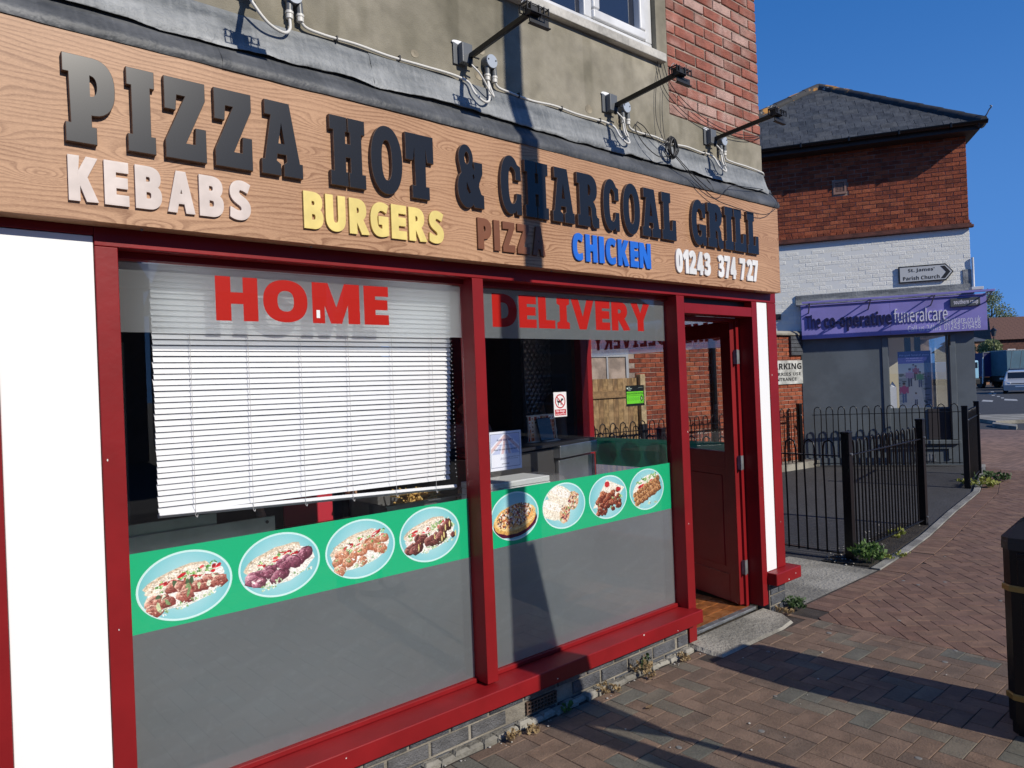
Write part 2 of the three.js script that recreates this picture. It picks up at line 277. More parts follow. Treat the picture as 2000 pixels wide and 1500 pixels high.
  herring(4.87, 13.9, -1.3, 3.4, Math.PI / 4, 7.03, 1.01, [() => [1, 0, 4.872], () => [-1, 0, -13.9], (x) => { const [nx, nz, c] = border(x); return [nx, nz, c + 0.285]; }], red, pickB);
  for (let i = 0; i < KERB.length - 1; i++) { // header course along the kerb
    const [ax, az] = KERB[i], [cx, cz] = KERB[i + 1], L = Math.hypot(cx - ax, cz - az), a = Math.atan2(cz - az, cx - ax);
    for (let s = 0; s < L - 0.06; s += U) add(spin(rect(s + gap / 2, 0.083, Math.min(U, L - s) - gap, 0.196), a, ax, az), L - s >= U ? 2 : -1, pickB(red, r), 0, 0, a);
  }
  // the 300 that show largest are bricks of their own; the rest is joined by colour
  const pv = new THREE.Vector3();
  for (const e of list) { pv.set(e.c[0], 0, e.c[1]).project(camera); e.size = Math.abs(pv.x) < 1.02 && Math.abs(pv.y) < 1.02 && pv.z < 1 ? 1 / (e.c[0] ** 2 + (e.c[1] - 2.782) ** 2) : 0; }
  list.sort((p, q) => q.size - p.size);
  const rest = new Map();
  list.forEach((e, i) => {
    const dy = (r() - 0.5) * 0.0022, g = uvm(prism(e.poly, -0.03, dy, 0.0022), r() * 3);
    if (i < 300) mesh('paver', g, e.mat, pavement);
    else { if (!rest.has(e.mat)) rest.set(e.mat, []); rest.get(e.mat).push(g); }
  });
  for (const [mat, gs] of rest) { const o = mesh('paver_field', mergeGeometries(gs), mat, pavement); o.userData.kind = 'stuff'; }
}
{ // concrete edging along the curved line, tarmac yard behind it
  const k = [];
  for (let i = 1; i < KERB.length - 1; i++) {
    const [ax, az] = KERB[i], [cx, cz] = KERB[i + 1], L = Math.hypot(cx - ax, cz - az), a = Math.atan2(cz - az, cx - ax), n = Math.max(1, Math.round(L / 0.9));
    for (let j = 0; j < n; j++) k.push(bx(j * L / n + 0.003, (j + 1) * L / n - 0.003, -0.12, 0.008, -0.004, 0.075, 0.006).rotateY(-a).translate(ax, 0, az));
  }
  const kerb = struct('kerb', k.splice(0, 1), m.kerb, 'flush concrete edging curving between brick pavement and yard', 'kerb');
  for (const g of k) mesh('kerb_stone', [g], m.kerb, kerb);
  struct('yard', [slab([[5.05, -7], [5.05, -0.02], ...KERB.slice(1).map(([x, z]) => [x, z - 0.006]), [14.6, -1.6], [10.2, -9.5]], -0.12, -0.015)], m.asphalt, 'dark tarmac yard behind the railings beside the shop', 'yard');
  struct('concrete_apron', [slab([[5.07, -0.72], [5.07, 0.078], [6.42, 0.078], [6.42, -0.72]], -0.1, -0.004)], m.concrete, 'grey concrete patch at the corner of the shop', 'paving');
  struct('soil_strip', [slab([[6.45, -0.42], [6.52, -0.03], [7.3, -0.1], [8.1, -0.2], [8.6, -0.28], [8.6, -0.55], [7.4, -0.45]], -0.08, 0.0)], m.earth, 'strip of bare soil and grit under the railing', 'soil');
}
// road markings and islands seen past the far corner
{
  const wm = M([0.55, 0.55, 0.53], { rough: 0.8, map: tMott, ms: 0.8 });
  const at = (px, py, h = -0.13) => { const x = (px - 1000) / 1430, y = (750 - py) / 1430, e = camera.matrixWorld.elements, d = V(e[0] * x + e[4] * y - e[8], e[1] * x + e[5] * y - e[9], e[2] * x + e[6] * y - e[10]); const t = (h - camera.position.y) / d.y; return camera.position.clone().addScaledVector(d, t); };
  const quad = (c) => slab(c.map(([x, y]) => { const p = at(x, y); return [p.x, p.z]; }), -0.129, -0.126);
  const mk = struct('road_marking', [quad([[1917, 784], [1938, 785], [1940, 782], [1920, 781]])], wm, 'left white dash painted on the dark road', 'road marking');
  mesh('dash', [quad([[1961, 782], [1988, 783], [1986, 780], [1962, 779]])], wm, mk);
  for (const [x, y] of [[1938, 765], [1943, 769], [1950, 774], [1958, 777], [1934, 769], [1940, 772]]) mesh('dash', [quad([[x - 3, y + 1], [x + 3, y + 1], [x + 3, y - 0.4], [x - 3, y - 0.4]])], wm, mk);
  const isl = (c, y1) => slab(c.map(([x, y]) => { const p = at(x, y, -0.02); return [p.x, p.z]; }), -0.13, y1);
  struct('traffic_island', [isl([[1880, 814], [1915, 818], [1945, 822], [2100, 815], [2100, 806], [1960, 809], [1880, 811]], -0.02)], m.concrete, 'pale low traffic island in the road beyond the railings', 'traffic island');
  struct('island_kerb', [isl([[1938, 827], [1985, 833], [1987, 829], [1940, 824]], -0.02)], m.kerb, 'pale kerb stones in front of the traffic island', 'kerb');
}
// ---------------------------------------------------------------- the takeaway: building
const shop = thing('takeaway_building', 'two storey corner takeaway with red timber shopfront, rendered wall above and brick at the corner', 'building');
const P = (name, geos, mat, label) => mesh(name, geos, mat, shop, label);
{ // walls with thickness; the rooms are closed
  P('rendered_wall', [bx(-3, 2.2, 2.3, 6, -0.3, -0.004), bx(2.2, 3.74, 2.3, 3.7, -0.3, -0.004), bx(3.74, 3.846, 2.3, 6, -0.3, -0.004), bx(3.846, 4.94, 2.3, 3.375, -0.3, -0.004), bx(2.2, 3.74, 5.1, 6, -0.3, -0.004)], m.render);
  const bw = P('brick_wall', [bx(3.846, 4.932, 3.375, 6, -0.3, -0.012), bx(4.70, 4.932, 2.32, 6, -5.2, -0.3)], m.mortarRed);
  const r = rng(12), gF = [0, 1, 2, 3].map((k) => uvm(brickGeo(0.211, 0.061, 0.03), k * 0.7)), gH = [0, 1].map((k) => uvm(brickGeo(0.099, 0.061, 0.03), k * 0.9 + 0.3)), far = [];
  for (let c = 0, y = 3.382; y < 5.95; c++, y += 0.075) {
    const row = []; let x = 4.936; if (c % 2) { row.push([x - 0.1, 0.1]); x -= 0.11; }
    while (x - 0.213 > 3.85) { row.push([x - 0.213, 0.213]); x -= 0.223; }
    if (x - 3.85 > 0.03) row.push([3.85, x - 3.85]);
    for (const [bx0, w] of row) {
      const g = w === 0.213 ? gF[Math.floor(r() * 4)] : w === 0.1 ? gH[Math.floor(r() * 2)] : uvm(brickGeo(w, 0.064, 0.03), r()), z = -0.004 + (r() - 0.5) * 0.004;
      if (y < 4.45) { const b = mesh('brick', g, bkShop[Math.floor(r() * 5)], bw); b.position.set(bx0, y, z); b.rotation.z = (r() - 0.5) * 0.006; } else far.push(g.clone().translate(bx0, y, z));
    }
  }
  mesh('brickwork', mergeGeometries(far), bkShop[1], bw).userData.kind = 'stuff';
  P('render_patch', [0, 1, 2, 3, 4].map((i) => new THREE.CircleGeometry(0.018 + 0.006 * (i % 2), 14).scale(1.2, 1, 1).translate([1.92, 2.3, 2.32, 3.09, 3.35][i], [3.24, 3.235, 3.36, 3.24, 3.22][i], -0.0025)), M([0.4, 0.35, 0.26], { rough: 0.95, map: tConc, ms: 0.2 }));
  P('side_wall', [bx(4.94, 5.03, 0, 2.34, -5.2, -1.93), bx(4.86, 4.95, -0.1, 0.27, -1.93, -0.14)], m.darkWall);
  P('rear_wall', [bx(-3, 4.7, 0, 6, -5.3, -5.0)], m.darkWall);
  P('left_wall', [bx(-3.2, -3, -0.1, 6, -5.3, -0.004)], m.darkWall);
  P('ceiling', [bx(-3, 4.84, 2.42, 2.5, -5, -0.3)], M([0.28, 0.28, 0.27], { rough: 0.9, map: tSoft, ms: 2 }));
  P('roof', [bx(-3.2, 5.0, 6, 6.15, -5.3, 0.08)], m.leadDark);
  // low wall of blue engineering bricks under the window
  const pw = P('plinth_wall', [bx(-3, 3.825, -0.12, 0.162, -0.24, -0.01), bx(4.82, 5.03, -0.12, 0.19, -0.14, -0.01)], m.mortar, 'low wall of blue grey bricks under the red sill');
  const q = rng(31), gb = [0, 1, 2, 3].map((k) => uvm(brickGeo(0.212, 0.062, 0.02, 0.004), k * 0.6)), gh = [0, 1].map((k) => uvm(brickGeo(0.102, 0.062, 0.02, 0.004), k));
  for (let c = 0; c < 3; c++) {
    const y = [0.106, 0.032, -0.042][c]; let x = 3.82 - (c % 2 ? 0.11 : 0); if (c % 2) { const b = mesh('brick', gh[0], bkBlue[1], pw); b.position.set(3.715, y, 0); x = 3.705; }
    while (x > 0.9) { x -= 0.23; if (c === 1 && Math.abs(x + 0.11 - 2.545) < 0.13) continue; const b = mesh('brick', gb[Math.floor(q() * 4)], bkBlue[Math.floor(q() * 4)], pw); b.position.set(x, y, (q() - 0.5) * 0.005); b.rotation.z = (q() - 0.5) * 0.012; }
  }
  for (const [x, y, w] of [[4.83, 0.115, 0.1], [4.94, 0.115, 0.088], [4.83, 0.04, 0.195], [4.83, -0.035, 0.1], [4.94, -0.035, 0.088]]) { const b = mesh('brick', uvm(brickGeo(w, 0.064, 0.02, 0.004), x), bkBlue[Math.floor(q() * 4)], pw); b.position.set(x, y, 0); }
  const ab = [bx(2.44, 2.655, 0.032, 0.094, -0.03, -0.012)]; for (let i = 0; i < 10; i++) ab.push(bx(2.443 + i * 0.0228, 2.449 + i * 0.0228, 0.034, 0.092, -0.012, 0.004)); for (const y of [0.032, 0.05, 0.069, 0.088]) ab.push(bx(2.441, 2.654, y, y + 0.006, -0.012, 0.0055));
  mesh('air_brick', ab, M([0.16, 0.1, 0.07], { rough: 0.9, map: tMott, ms: 0.2 }), pw, 'small terracotta air brick with square holes');
  // uneven cement fillet at the foot of the wall
  const fil = [], rr = rng(3); for (let i = 0; i < 40; i++) { const x = 0.6 + i * 0.08, h = 0.012 + rr() * 0.02, d = 0.03 + rr() * 0.03; fil.push(prism([[x, -0.005], [x + 0.085, -0.005], [x + 0.085, d], [x, d * (0.8 + 0.4 * rr())]], -0.03, h, 0.012)); }
  P('cement_fillet', fil, m.concrete);
}
{ // lead flashing: two wavy sheets
  const r = fbm(19, 9, 5);
  function sheet(x0, x1, prof, amp, sd, wavy) {
    const n = Math.round((x1 - x0) / 0.02), k = prof.length, pos = [], idx = [];
    for (let s = 0; s < 2; s++) for (let i = 0; i <= n; i++) for (let j = 0; j < k; j++) {
      const x = lerp(x0, x1, i / n), [y, z] = prof[j], e = (r(x / 5 + sd, j * 0.13 + sd) - 0.5) * amp, w = wavy && j === 0 ? (r(x / 2.2 + 0.3, sd) - 0.5) * wavy : 0;
      pos.push(x, y + w + e * 0.3, z + e - (s ? 0.004 : 0));
    }
    const q = (n + 1) * k;
    for (let i = 0; i < n; i++) for (let j = 0; j < k - 1; j++) { const a = i * k + j, b = a + k; idx.push(a, b, b + 1, a, b + 1, a + 1, a + q, b + 1 + q, b + q, a + q, a + 1 + q, b + 1 + q); }
    for (let i = 0; i < n; i++) { const a = i * k, b = a + k; idx.push(a, a + q, b, b, a + q, b + q); }
    const g = new THREE.BufferGeometry(); g.setAttribute('position', new THREE.BufferAttribute(new Float32Array(pos), 3)); g.setIndex(idx); g.computeVertexNormals(); return g;
  }
  const low = [[2.908, 0.085], [2.93, 0.087], [2.95, 0.08], [2.98, 0.056], [3.015, 0.032], [3.055, 0.02]];
  const cuts = [-1.2, 1.045, 2.47, 4.2, 5.0];
  for (let i = 0; i < 4; i++) P('fascia_flashing', [sheet(cuts[i] - (i ? 0.04 : 0), cuts[i + 1], low.map(([y, z]) => [y, z + 0.003 * (i % 2)]), 0.009, i * 0.21, 0.008)], m.leadDark);
  const up = [[3.018, 0.05], [3.03, 0.05], [3.07, 0.036], [3.12, 0.02], [3.16, 0.009], [3.174, 0.003]];
  const c2 = [-1.2, 1.7, 3.5, 4.93]; for (let i = 0; i < 3; i++) P('wall_flashing', [sheet(c2[i] - (i ? 0.03 : 0), c2[i + 1], up.map(([y, z]) => [y, z + 0.003 * (i % 2)]), 0.02, i * 0.37 + 0.1, 0.05)], m.lead);
}
{ // upper window: white plastic frame, dark panes, concrete sill
  const w = new THREE.Group(); w.name = 'upper_window'; shop.add(w);
  const z0 = -0.11, z1 = -0.035;
  mesh('frame', [bx(2.2, 3.738, 3.727, 3.795, z0, z1, 0.008), bx(3.675, 3.738, 3.795, 5.1, z0, z1, 0.008), bx(2.2, 2.265, 3.795, 5.1, z0, z1, 0.008), bx(2.265, 3.675, 5.035, 5.1, z0, z1, 0.008), bx(3.12, 3.185, 3.795, 5.035, z0, z1, 0.008)], m.upvc, w);
  const sash = (a, b) => { const s = [bx(a, b, 3.797, 3.855, z0 + 0.01, z1 + 0.012, 0.012), bx(a, b, 4.97, 5.03, z0 + 0.01, z1 + 0.012, 0.012), bx(a, a + 0.058, 3.856, 4.969, z0 + 0.01, z1 + 0.012, 0.012), bx(b - 0.058, b, 3.856, 4.969, z0 + 0.01, z1 + 0.012, 0.012)]; mesh('sash', s, m.upvc, w); };
  sash(3.188, 3.672);
  for (const [a, b] of [[2.265, 3.12], [3.246, 3.614]]) mesh('pane', [bx(a, b, a < 3 ? 3.795 : 3.856, a < 3 ? 5.035 : 4.969, -0.078, -0.072)], new THREE.MeshPhysicalMaterial({ color: new THREE.Color(0.02, 0.022, 0.03), roughness: 0.03, ior: 2.3 }), w);
  mesh('curtain', [0, 1, 2].map((i) => bar([3.34 + i * 0.05, 3.86, -0.16], [3.31 + i * 0.055, 4.96, -0.17], 0.03)), M([0.5, 0.48, 0.5], { rough: 0.9 }), w);
  mesh('window_sill', [bx(2.1, 3.785, 3.672, 3.726, -0.1, 0.038, 0.006)], M([0.62, 0.6, 0.55], { rough: 0.7, map: tConc, ms: 0.8 }), w);
}
// ---------------------------------------------------------------- the shopfront joinery
const pane = (g, parent) => mesh('pane', g, m.glass, parent);
const G0 = -0.094, G1 = -0.088; // glass
const film = (x0, x1, y0, y1) => new THREE.PlaneGeometry(x1 - x0, y1 - y0).translate((x0 + x1) / 2, (y0 + y1) / 2, -0.0958);
P('left_panel', [bx(0.302, 0.578, -0.1, 2.262, -0.04, -0.006, 0.003)], m.white, 'plain white panel left of the window');
P('panel_post', [bx(0.2, 0.3, -0.1, 2.29, -0.1, 0.006, 0.004)], m.red);
P('header_beam', [bx(0.58, 5.05, 2.229, 2.31, -0.1, 0, 0.003), bx(-1, 0.58, 2.264, 2.31, -0.1, 0, 0.003)], m.red, 'red painted beam over window and door');
P('window_post', [bx(0.58, 0.652, -0.1, 2.228, -0.11, 0, 0.003)], m.red, 'left red post of the window');
P('window_post', [bx(2.2, 2.268, 0.257, 2.228, -0.11, 0.001, 0.003)], m.red, 'red post between the two panes');
P('door_post', [bx(3.836, 3.916, 0.03, 2.228, -0.12, 0, 0.003)], m.red, 'red post left of the door');
P('door_transom', [bx(3.917, 4.72, 2.118, 2.184, -0.11, -0.001, 0.003)], m.red);
P('door_jamb', [bx(4.72, 4.788, 0.06, 2.228, -0.14, 0, 0.003)], m.red, 'red jamb right of the door');
P('corner_post', [bx(4.932, 5.05, 0.29, 2.228, -0.14, 0, 0.004)], m.red, 'red post at the corner of the shopfront');
P('right_panel', [bx(4.79, 4.93, 0.29, 2.226, -0.05, -0.006, 0.002)], m.white, 'narrow white panel right of the door');
P('right_sill', [bx(4.785, 5.135, 0.2, 0.288, -0.15, 0.075, 0.008)], m.red);
P('window_sill', [bx(0.5, 3.885, 0.165, 0.247, -0.16, 0.072, 0.006), bx(0.653, 2.199, 0.248, 0.27, -0.12, -0.075, 0.003), bx(2.269, 3.835, 0.248, 0.27, -0.12, -0.075, 0.003)], m.red, 'long red painted sill under both panes');
P('fanlight_panel', [bx(3.917, 4.719, 2.186, 2.227, -0.08, -0.06)], m.black);
P('threshold_strip', [bx(3.92, 4.72, 0.03, 0.052, -0.1, -0.055, 0.004)], m.galv);
// window rails hidden in the rebate
P('inner_frame', [bx(0.653, 2.199, 2.205, 2.228, -0.12, -0.07), bx(2.269, 3.835, 2.205, 2.228, -0.12, -0.07)], m.red);

P('paint_chip', [[0.61, 0.92], [0.595, 1.5], [2.215, 0.62], [2.255, 1.31], [3.87, 0.78], [3.9, 1.36], [4.75, 0.9], [5.0, 0.62], [4.96, 1.7]].map(([x, y], i) => new THREE.IcosahedronGeometry(0.002 + 0.0008 * (i % 3), 0).scale(1, 1.6, 0.12).translate(x, y, 0.0005)).concat([[1.4, 0.22], [2.6, 0.19], [3.3, 0.235], [3.62, 0.18], [5.05, 0.245], [4.95, 0.22]].map(([x, y], i) => new THREE.IcosahedronGeometry(0.0025 + 0.001 * (i % 3), 0).scale(1.5, 1, 0.12).translate(x, y, x > 4.5 ? 0.0752 : 0.0722))), M([0.7, 0.66, 0.62], { rough: 0.8 }));
const winL = new THREE.Group(); winL.name = 'shop_window'; winL.userData.label = 'left shop window with white blind and HOME lettering'; shop.add(winL);
const winR = new THREE.Group(); winR.name = 'shop_window'; winR.userData.label = 'right shop window with DELIVERY lettering'; shop.add(winR);
const flat = (g, z) => g.translate(0, 0, z);
pane([bx(0.653, 2.199, 0.258, 2.215, G0, G1)], winL); pane([bx(2.269, 3.835, 0.258, 2.215, G0, G1)], winR);
for (const [w, a, b] of [[winL, 0.66, 2.197], [winR, 2.333, 3.83]]) {
  mesh('frosted_band', [film(w === winL ? 0.655 : 2.27, b, 1.945, 2.196)], w === winL ? m.frost : m.frostDense, w);
  mesh('frosted_film', [film(w === winL ? 0.655 : 2.27, b, 0.272, w === winL ? 0.861 : 0.874)], m.frostDense, w);
  mesh('green_band', [flat(film(w === winL ? 0.655 : 2.272, b, w === winL ? 0.861 : 0.874, w === winL ? 1.151 : 1.165), 0)], m.vinylGreen, w);
}
function letters(word, x0, x1, y0, y1, parent, fat = 0.004, gapW = 0.12) { // flat vinyl letters spread over x0..x1
  const ad = [...word].map((c) => { const g = fitted(font.bold.generateShapes(c, 1), 0, 1)[0].getPoints(); const xs = g.map((p) => p.x); return Math.max(...xs); });
  const tot = ad.reduce((s, a) => s + a + gapW, -gapW), k = (x1 - x0) / tot; let x = x0;
  [...word].forEach((c, i) => { const g = glyph(c, ad[i] * k, y1 - y0, 0.0009, fat).translate(x, y0, -0.0957).scale(1, 1, 1); mesh('letter', [g], m.vinylRed, parent); x += (ad[i] + gapW) * k; });
}
letters('HOME', 1.01, 1.785, 1.996, 2.17, winL, 0.009, 0.1); letters('DELIVERY', 2.4, 3.68, 2.003, 2.176, winR, 0.009, 0.07);
// printed food pictures on the green bands
function foodPicture(kind, seed) {
  return canvasTex(384, 288, (c, W, H) => {
    const r = rng(seed), R = (a, b) => a + (b - a) * r();
    const g = c.createRadialGradient(W * 0.5, H * 0.5, 20, W * 0.5, H * 0.5, W * 0.55); g.addColorStop(0, '#c4e8ec'); g.addColorStop(0.6, '#93d3da'); g.addColorStop(1, '#6fc3c9');
    c.fillStyle = '#d9f6f4'; c.fillRect(0, 0, W, H); c.fillStyle = g; c.beginPath(); c.ellipse(W / 2, H / 2, W * 0.478, H * 0.472, 0, 0, 7); c.fill();
    const blob = (x, y, a, b, rot, col, edge = 0.16, n = 11) => { c.save(); c.translate(x, y); c.rotate(rot); c.beginPath(); for (let i = 0; i <= n; i++) { const t = i / n * 6.283, k = 1 + (i % n ? R(-edge, edge) : 0); c.lineTo(Math.cos(t) * a * k, Math.sin(t) * b * k); } c.closePath(); c.fillStyle = col; c.fill(); c.restore(); };
    const meat = (x, y, s, base, hi, lo) => { // an uneven seared chunk
      blob(x + 3, y + 5, s * 1.08, s * 0.86, R(-0.5, 0.5), lo, 0.2, 10); c.save(); c.translate(x, y); c.rotate(R(-0.6, 0.6)); const gr = c.createLinearGradient(-s * 0.4, -s * 0.7, s * 0.5, s * 0.8); gr.addColorStop(0, hi); gr.addColorStop(0.35, base); gr.addColorStop(1, lo); blob(0, 0, s * R(0.9, 1.1), s * R(0.66, 0.84), 0, gr, 0.24, 9);
      for (let i = 0; i < 22; i++) blob(R(-0.7, 0.7) * s, R(-0.55, 0.5) * s, s * R(0.04, 0.2), s * R(0.02, 0.08), R(-0.5, 0.5), [hi, lo, base, lo, '#f4d9c4'][Math.floor(r() * 4.3)], 0.4, 7); c.strokeStyle = lo; c.lineWidth = 1.6; for (let i = 0; i < 3; i++) { c.beginPath(); c.moveTo(R(-0.6, 0) * s, R(-0.5, 0.5) * s); c.lineTo(R(0, 0.7) * s, R(-0.5, 0.5) * s); c.stroke(); } c.restore(); };
    const leaf = (x, y, s, cols) => { for (let i = 0; i < 6; i++) blob(x + R(-s, s), y + R(-s, s) * 0.5, s * R(0.3, 0.6), s * R(0.15, 0.35), R(0, 3), cols[Math.floor(r() * cols.length)], 0.35, 9); };
    const greens = ['#5f9a45', '#8fc065', '#3f7a35', '#b9d795', '#e8efdc'], tom = ['#c8202a', '#e0555a', '#a9141f'];
    c.save(); c.translate(W / 2, H / 2); c.rotate(-0.2); c.scale(1.14, 1.14); c.translate(-W / 2, -H / 2);
    if (kind < 4) { // stuffed pitta: bread behind, salad, then uneven pieces
      const pal = [['#b97466', '#efcfba', '#7b3630'], ['#9c5a70', '#dcaab6', '#5c2a3c'], ['#d9a080', '#f9e4cc', '#a8664a'], ['#7d403e', '#c69284', '#3c1b19']][kind];
      blob(W * 0.5, H * 0.52, W * 0.37, H * 0.24, 0, '#f1ebe2', 0.06, 22); blob(W * 0.44, H * 0.37, W * 0.31, H * 0.12, -0.08, '#d9c6ae', 0.07, 18); blob(W * 0.45, H * 0.39, W * 0.3, H * 0.1, -0.08, '#ece0cf', 0.08, 18);
      for (let i = 0; i < 70; i++) blob(W * R(0.18, 0.72), H * R(0.29, 0.44), R(1, 5), R(1, 3), R(0, 3), ['#c4a884', '#f8f2e8', '#a88a68'][i % 3], 0.35, 7);
      for (let i = 0; i < 26; i++) leaf(W * R(0.2, 0.84), H * R(0.34, 0.5), R(6, 13), greens);
      for (let i = 0; i < 14; i++) blob(W * R(0.26, 0.84), H * R(0.34, 0.47), R(7, 17), R(3, 7), R(-0.6, 0.4), tom[i % 3], 0.25, 9);
      for (let i = 0; i < 22; i++) blob(W * R(0.24, 0.82), H * R(0.36, 0.5), R(4, 12), R(1.5, 3.5), R(-0.8, 0.8), '#f4f2ea', 0.3, 8);
      const put = []; for (let i = 0; i < 19; i++) put.push([W * (0.17 + 0.66 * ((i * 0.618) % 1)) + R(-8, 8), H * R(0.45, 0.68), R(15, 31)]); put.sort((p, q) => p[1] - q[1]);
      for (const [x, y, q] of put) { meat(x, y, q, ...pal); const t = r(); if (kind === 0 && t < 0.6) { blob(x + R(8, 22), y + R(-8, 6), R(5, 10), R(12, 22), R(-0.4, 0.6), ['#7f9b68', '#c3d0a4', '#4a6244', '#dfe6cf'][Math.floor(r() * 4)], 0.22); } if (kind === 2 && t < 0.7) leaf(x + R(-12, 12), y - 6, 8, greens); if (kind === 3 && t < 0.45) blob(x + 18, y + 2, 4, R(12, 18), 0.2, '#e0d28a', 0.15); if (t > 0.72) blob(x + R(-14, 14), y + R(-9, 9), R(5, 12), R(2, 5), R(0, 3), '#f6efe6', 0.35, 8); }
      for (let i = 0; i < 16; i++) leaf(W * R(0.24, 0.82), H * R(0.68, 0.76), R(6, 12), ['#e4ead8', '#b9cfa2', '#f4f4ee', '#7fa86c']);
    } else if (kind === 4) { // pizza
      c.translate(W / 2, H / 2); c.scale(1.05, 1.05); c.translate(-W / 2, -H / 2); blob(W * 0.49, H * 0.62, W * 0.38, H * 0.24, 0.1, '#4d1030', 0.02, 40); blob(W * 0.49, H * 0.56, W * 0.37, H * 0.24, 0.1, '#d9a75a', 0.025, 40); blob(W * 0.5, H * 0.52, W * 0.36, H * 0.22, 0.1, '#ecc98a', 0.03, 40); blob(W * 0.5, H * 0.5, W * 0.325, H * 0.19, 0.1, '#e7b06a', 0.05, 30);
      for (let i = 0; i < 330; i++) { const a = R(0, 6.28), q = Math.sqrt(r()); blob(W * (0.5 + 0.31 * q * Math.cos(a)), H * (0.5 + 0.18 * q * Math.sin(a)), R(3, 10), R(2, 5), R(0, 3), ['#f2e6d6', '#b9544a', '#8c3a34', '#fff4e8', '#66614a', '#e6cfb8', '#4b3a34'][Math.floor(r() * 7)], 0.3, 8); }
    } else if (kind === 5) { // two wraps
      for (const [x, y, s] of [[0.62, 0.42, 1.25], [0.4, 0.6, 1.2]]) {
        c.save(); c.translate(W * x, H * y); c.rotate(0.55); blob(-58 * s, 0, 86 * s, 44 * s, 0, '#efe4d2', 0.04, 20); blob(-66 * s, -16 * s, 70 * s, 20 * s, 0, '#faf4ea', 0.06, 16); for (let i = 0; i < 26; i++) blob(R(-120, 0) * s, R(-32, 32) * s, R(2, 6), R(1, 4), 0, '#d9c6a6', 0.3);
        blob(28 * s, 2, 34 * s, 42 * s, 0, '#d8b48f', 0.06, 18); for (let i = 0; i < 60; i++) blob(28 * s + R(-28, 28) * s, R(-35, 35) * s, R(3, 10), R(2, 6), R(0, 3), ['#f3e6d4', '#7a1f45', '#b5503c', '#d78f77', '#6f9a4e', '#e9eddc', '#43202f'][Math.floor(r() * 7)], 0.3, 8); c.restore();
      }
    } else if (kind === 6) { // doner in a pointed bread
      c.beginPath(); c.moveTo(W * 0.12, H * 0.58); c.lineTo(W * 0.52, H * 0.14); c.lineTo(W * 0.9, H * 0.46); c.lineTo(W * 0.6, H * 0.66); c.closePath(); c.fillStyle = '#f2e7d6'; c.fill();
      for (let i = 0; i < 26; i++) meat(W * R(0.26, 0.78), H * R(0.36, 0.62), R(14, 26), ['#a8543a', '#bb6a48', '#96452f'][i % 3], '#dca37c', '#5e2416');
      blob(W * 0.52, H * 0.24, 22, 17, 0.2, '#c42a2c', 0.1); blob(W * 0.76, H * 0.44, 20, 12, 0.4, '#b81f27', 0.1);
      for (let i = 0; i < 14; i++) leaf(W * R(0.16, 0.8), H * R(0.55, 0.74), 12, greens);
      for (let i = 0; i < 18; i++) meat(W * R(0.2, 0.75), H * R(0.6, 0.76), R(13, 22), ['#9c4630', '#b9664a', '#7d3524'][i % 3], '#d8987a', '#501d12');
    } else { // minced skewer in bread
      blob(W * 0.5, H * 0.42, W * 0.36, H * 0.2, -0.1, '#f1e8da', 0.05, 20); for (let i = 0; i < 18; i++) leaf(W * R(0.3, 0.82), H * R(0.24, 0.42), 14, greens); for (let i = 0; i < 8; i++) blob(W * R(0.25, 0.8), H * R(0.36, 0.44), 18, 6, -0.1, tom[i % 3], 0.1);
      for (let k = 0; k < 3; k++) for (let i = 0; i < 10; i++) { const x = W * (0.2 + i * 0.066) + R(-3, 3), y = H * (0.48 + k * 0.1) - i * 3 + R(-3, 3); meat(x, y, R(19, 24), '#b98250', '#e2b587', '#6b3d20'); if (i % 2) { c.strokeStyle = '#3f2010'; c.lineWidth = 3.5; c.beginPath(); c.moveTo(x - 4, y - 9); c.lineTo(x + 3, y + 8); c.stroke(); } }
      for (let i = 0; i < 6; i++) leaf(W * R(0.2, 0.7), H * R(0.76, 0.86), 12, ['#e3ecd2', '#7d3d68', '#b9d795']);
    }
    c.restore();
    const im = c.getImageData(0, 0, W, H), n1 = noise2(seed + 3, 96), n2 = noise2(seed + 9, 40); // print grain on the food itself
    for (let i = 0; i < W * H; i++) { const o = i * 4, R0 = im.data[o], B0 = im.data[o + 2]; if (B0 > R0 + 8) continue; const u = (i % W) / W, v = Math.floor(i / W) / H, k = 0.74 + 0.34 * n1(u, v) + 0.18 * n2(u, v); for (let q = 0; q < 3; q++) im.data[o + q] = Math.max(0, Math.min(255, im.data[o + q] * k + 6)); }
    c.putImageData(im, 0, 0);
  });
}
const plateLabels = ['stuffed pitta with pink meat cubes and green pepper', 'stuffed pitta with dark red sliced meat', 'stuffed pitta with pale orange chicken pieces', 'stuffed pitta with dark meat cubes', 'whole round pizza', 'two cut wraps', 'sliced meat in a pointed bread', 'minced skewer with lettuce in bread'];
const foods = []; for (let k = 0; k < 8; k++) foods.push(print(foodPicture(k, 100 + k * 7), { roughness: 0.35 }));
function oval(cx, cy, w, h, mat, parent, label) {
  const g = new THREE.CircleGeometry(0.5, 56).scale(w, h, 1).translate(cx, cy, -0.0953), ring = new THREE.RingGeometry(0.489, 0.502, 56).scale(w, h, 1).translate(cx, cy, -0.095);
  const p = mesh('plate_picture', g, mat, parent, label); mesh('rim', ring, M([0.6, 0.88, 0.85], { rough: 0.4 }), p); return p;
}
[[0.861, 1.004], [1.229, 1.01], [1.598, 1.009], [1.966, 1.012]].forEach(([x, y], i) => oval(x, y, 0.343, 0.256, foods[i], winL, plateLabels[i]));
[[2.501, 1.02], [2.864, 1.024], [3.23, 1.024], [3.587, 1.026]].forEach(([x, y], i) => oval(x, y, 0.333, 0.252, foods[4 + i], winR, plateLabels[4 + i]));

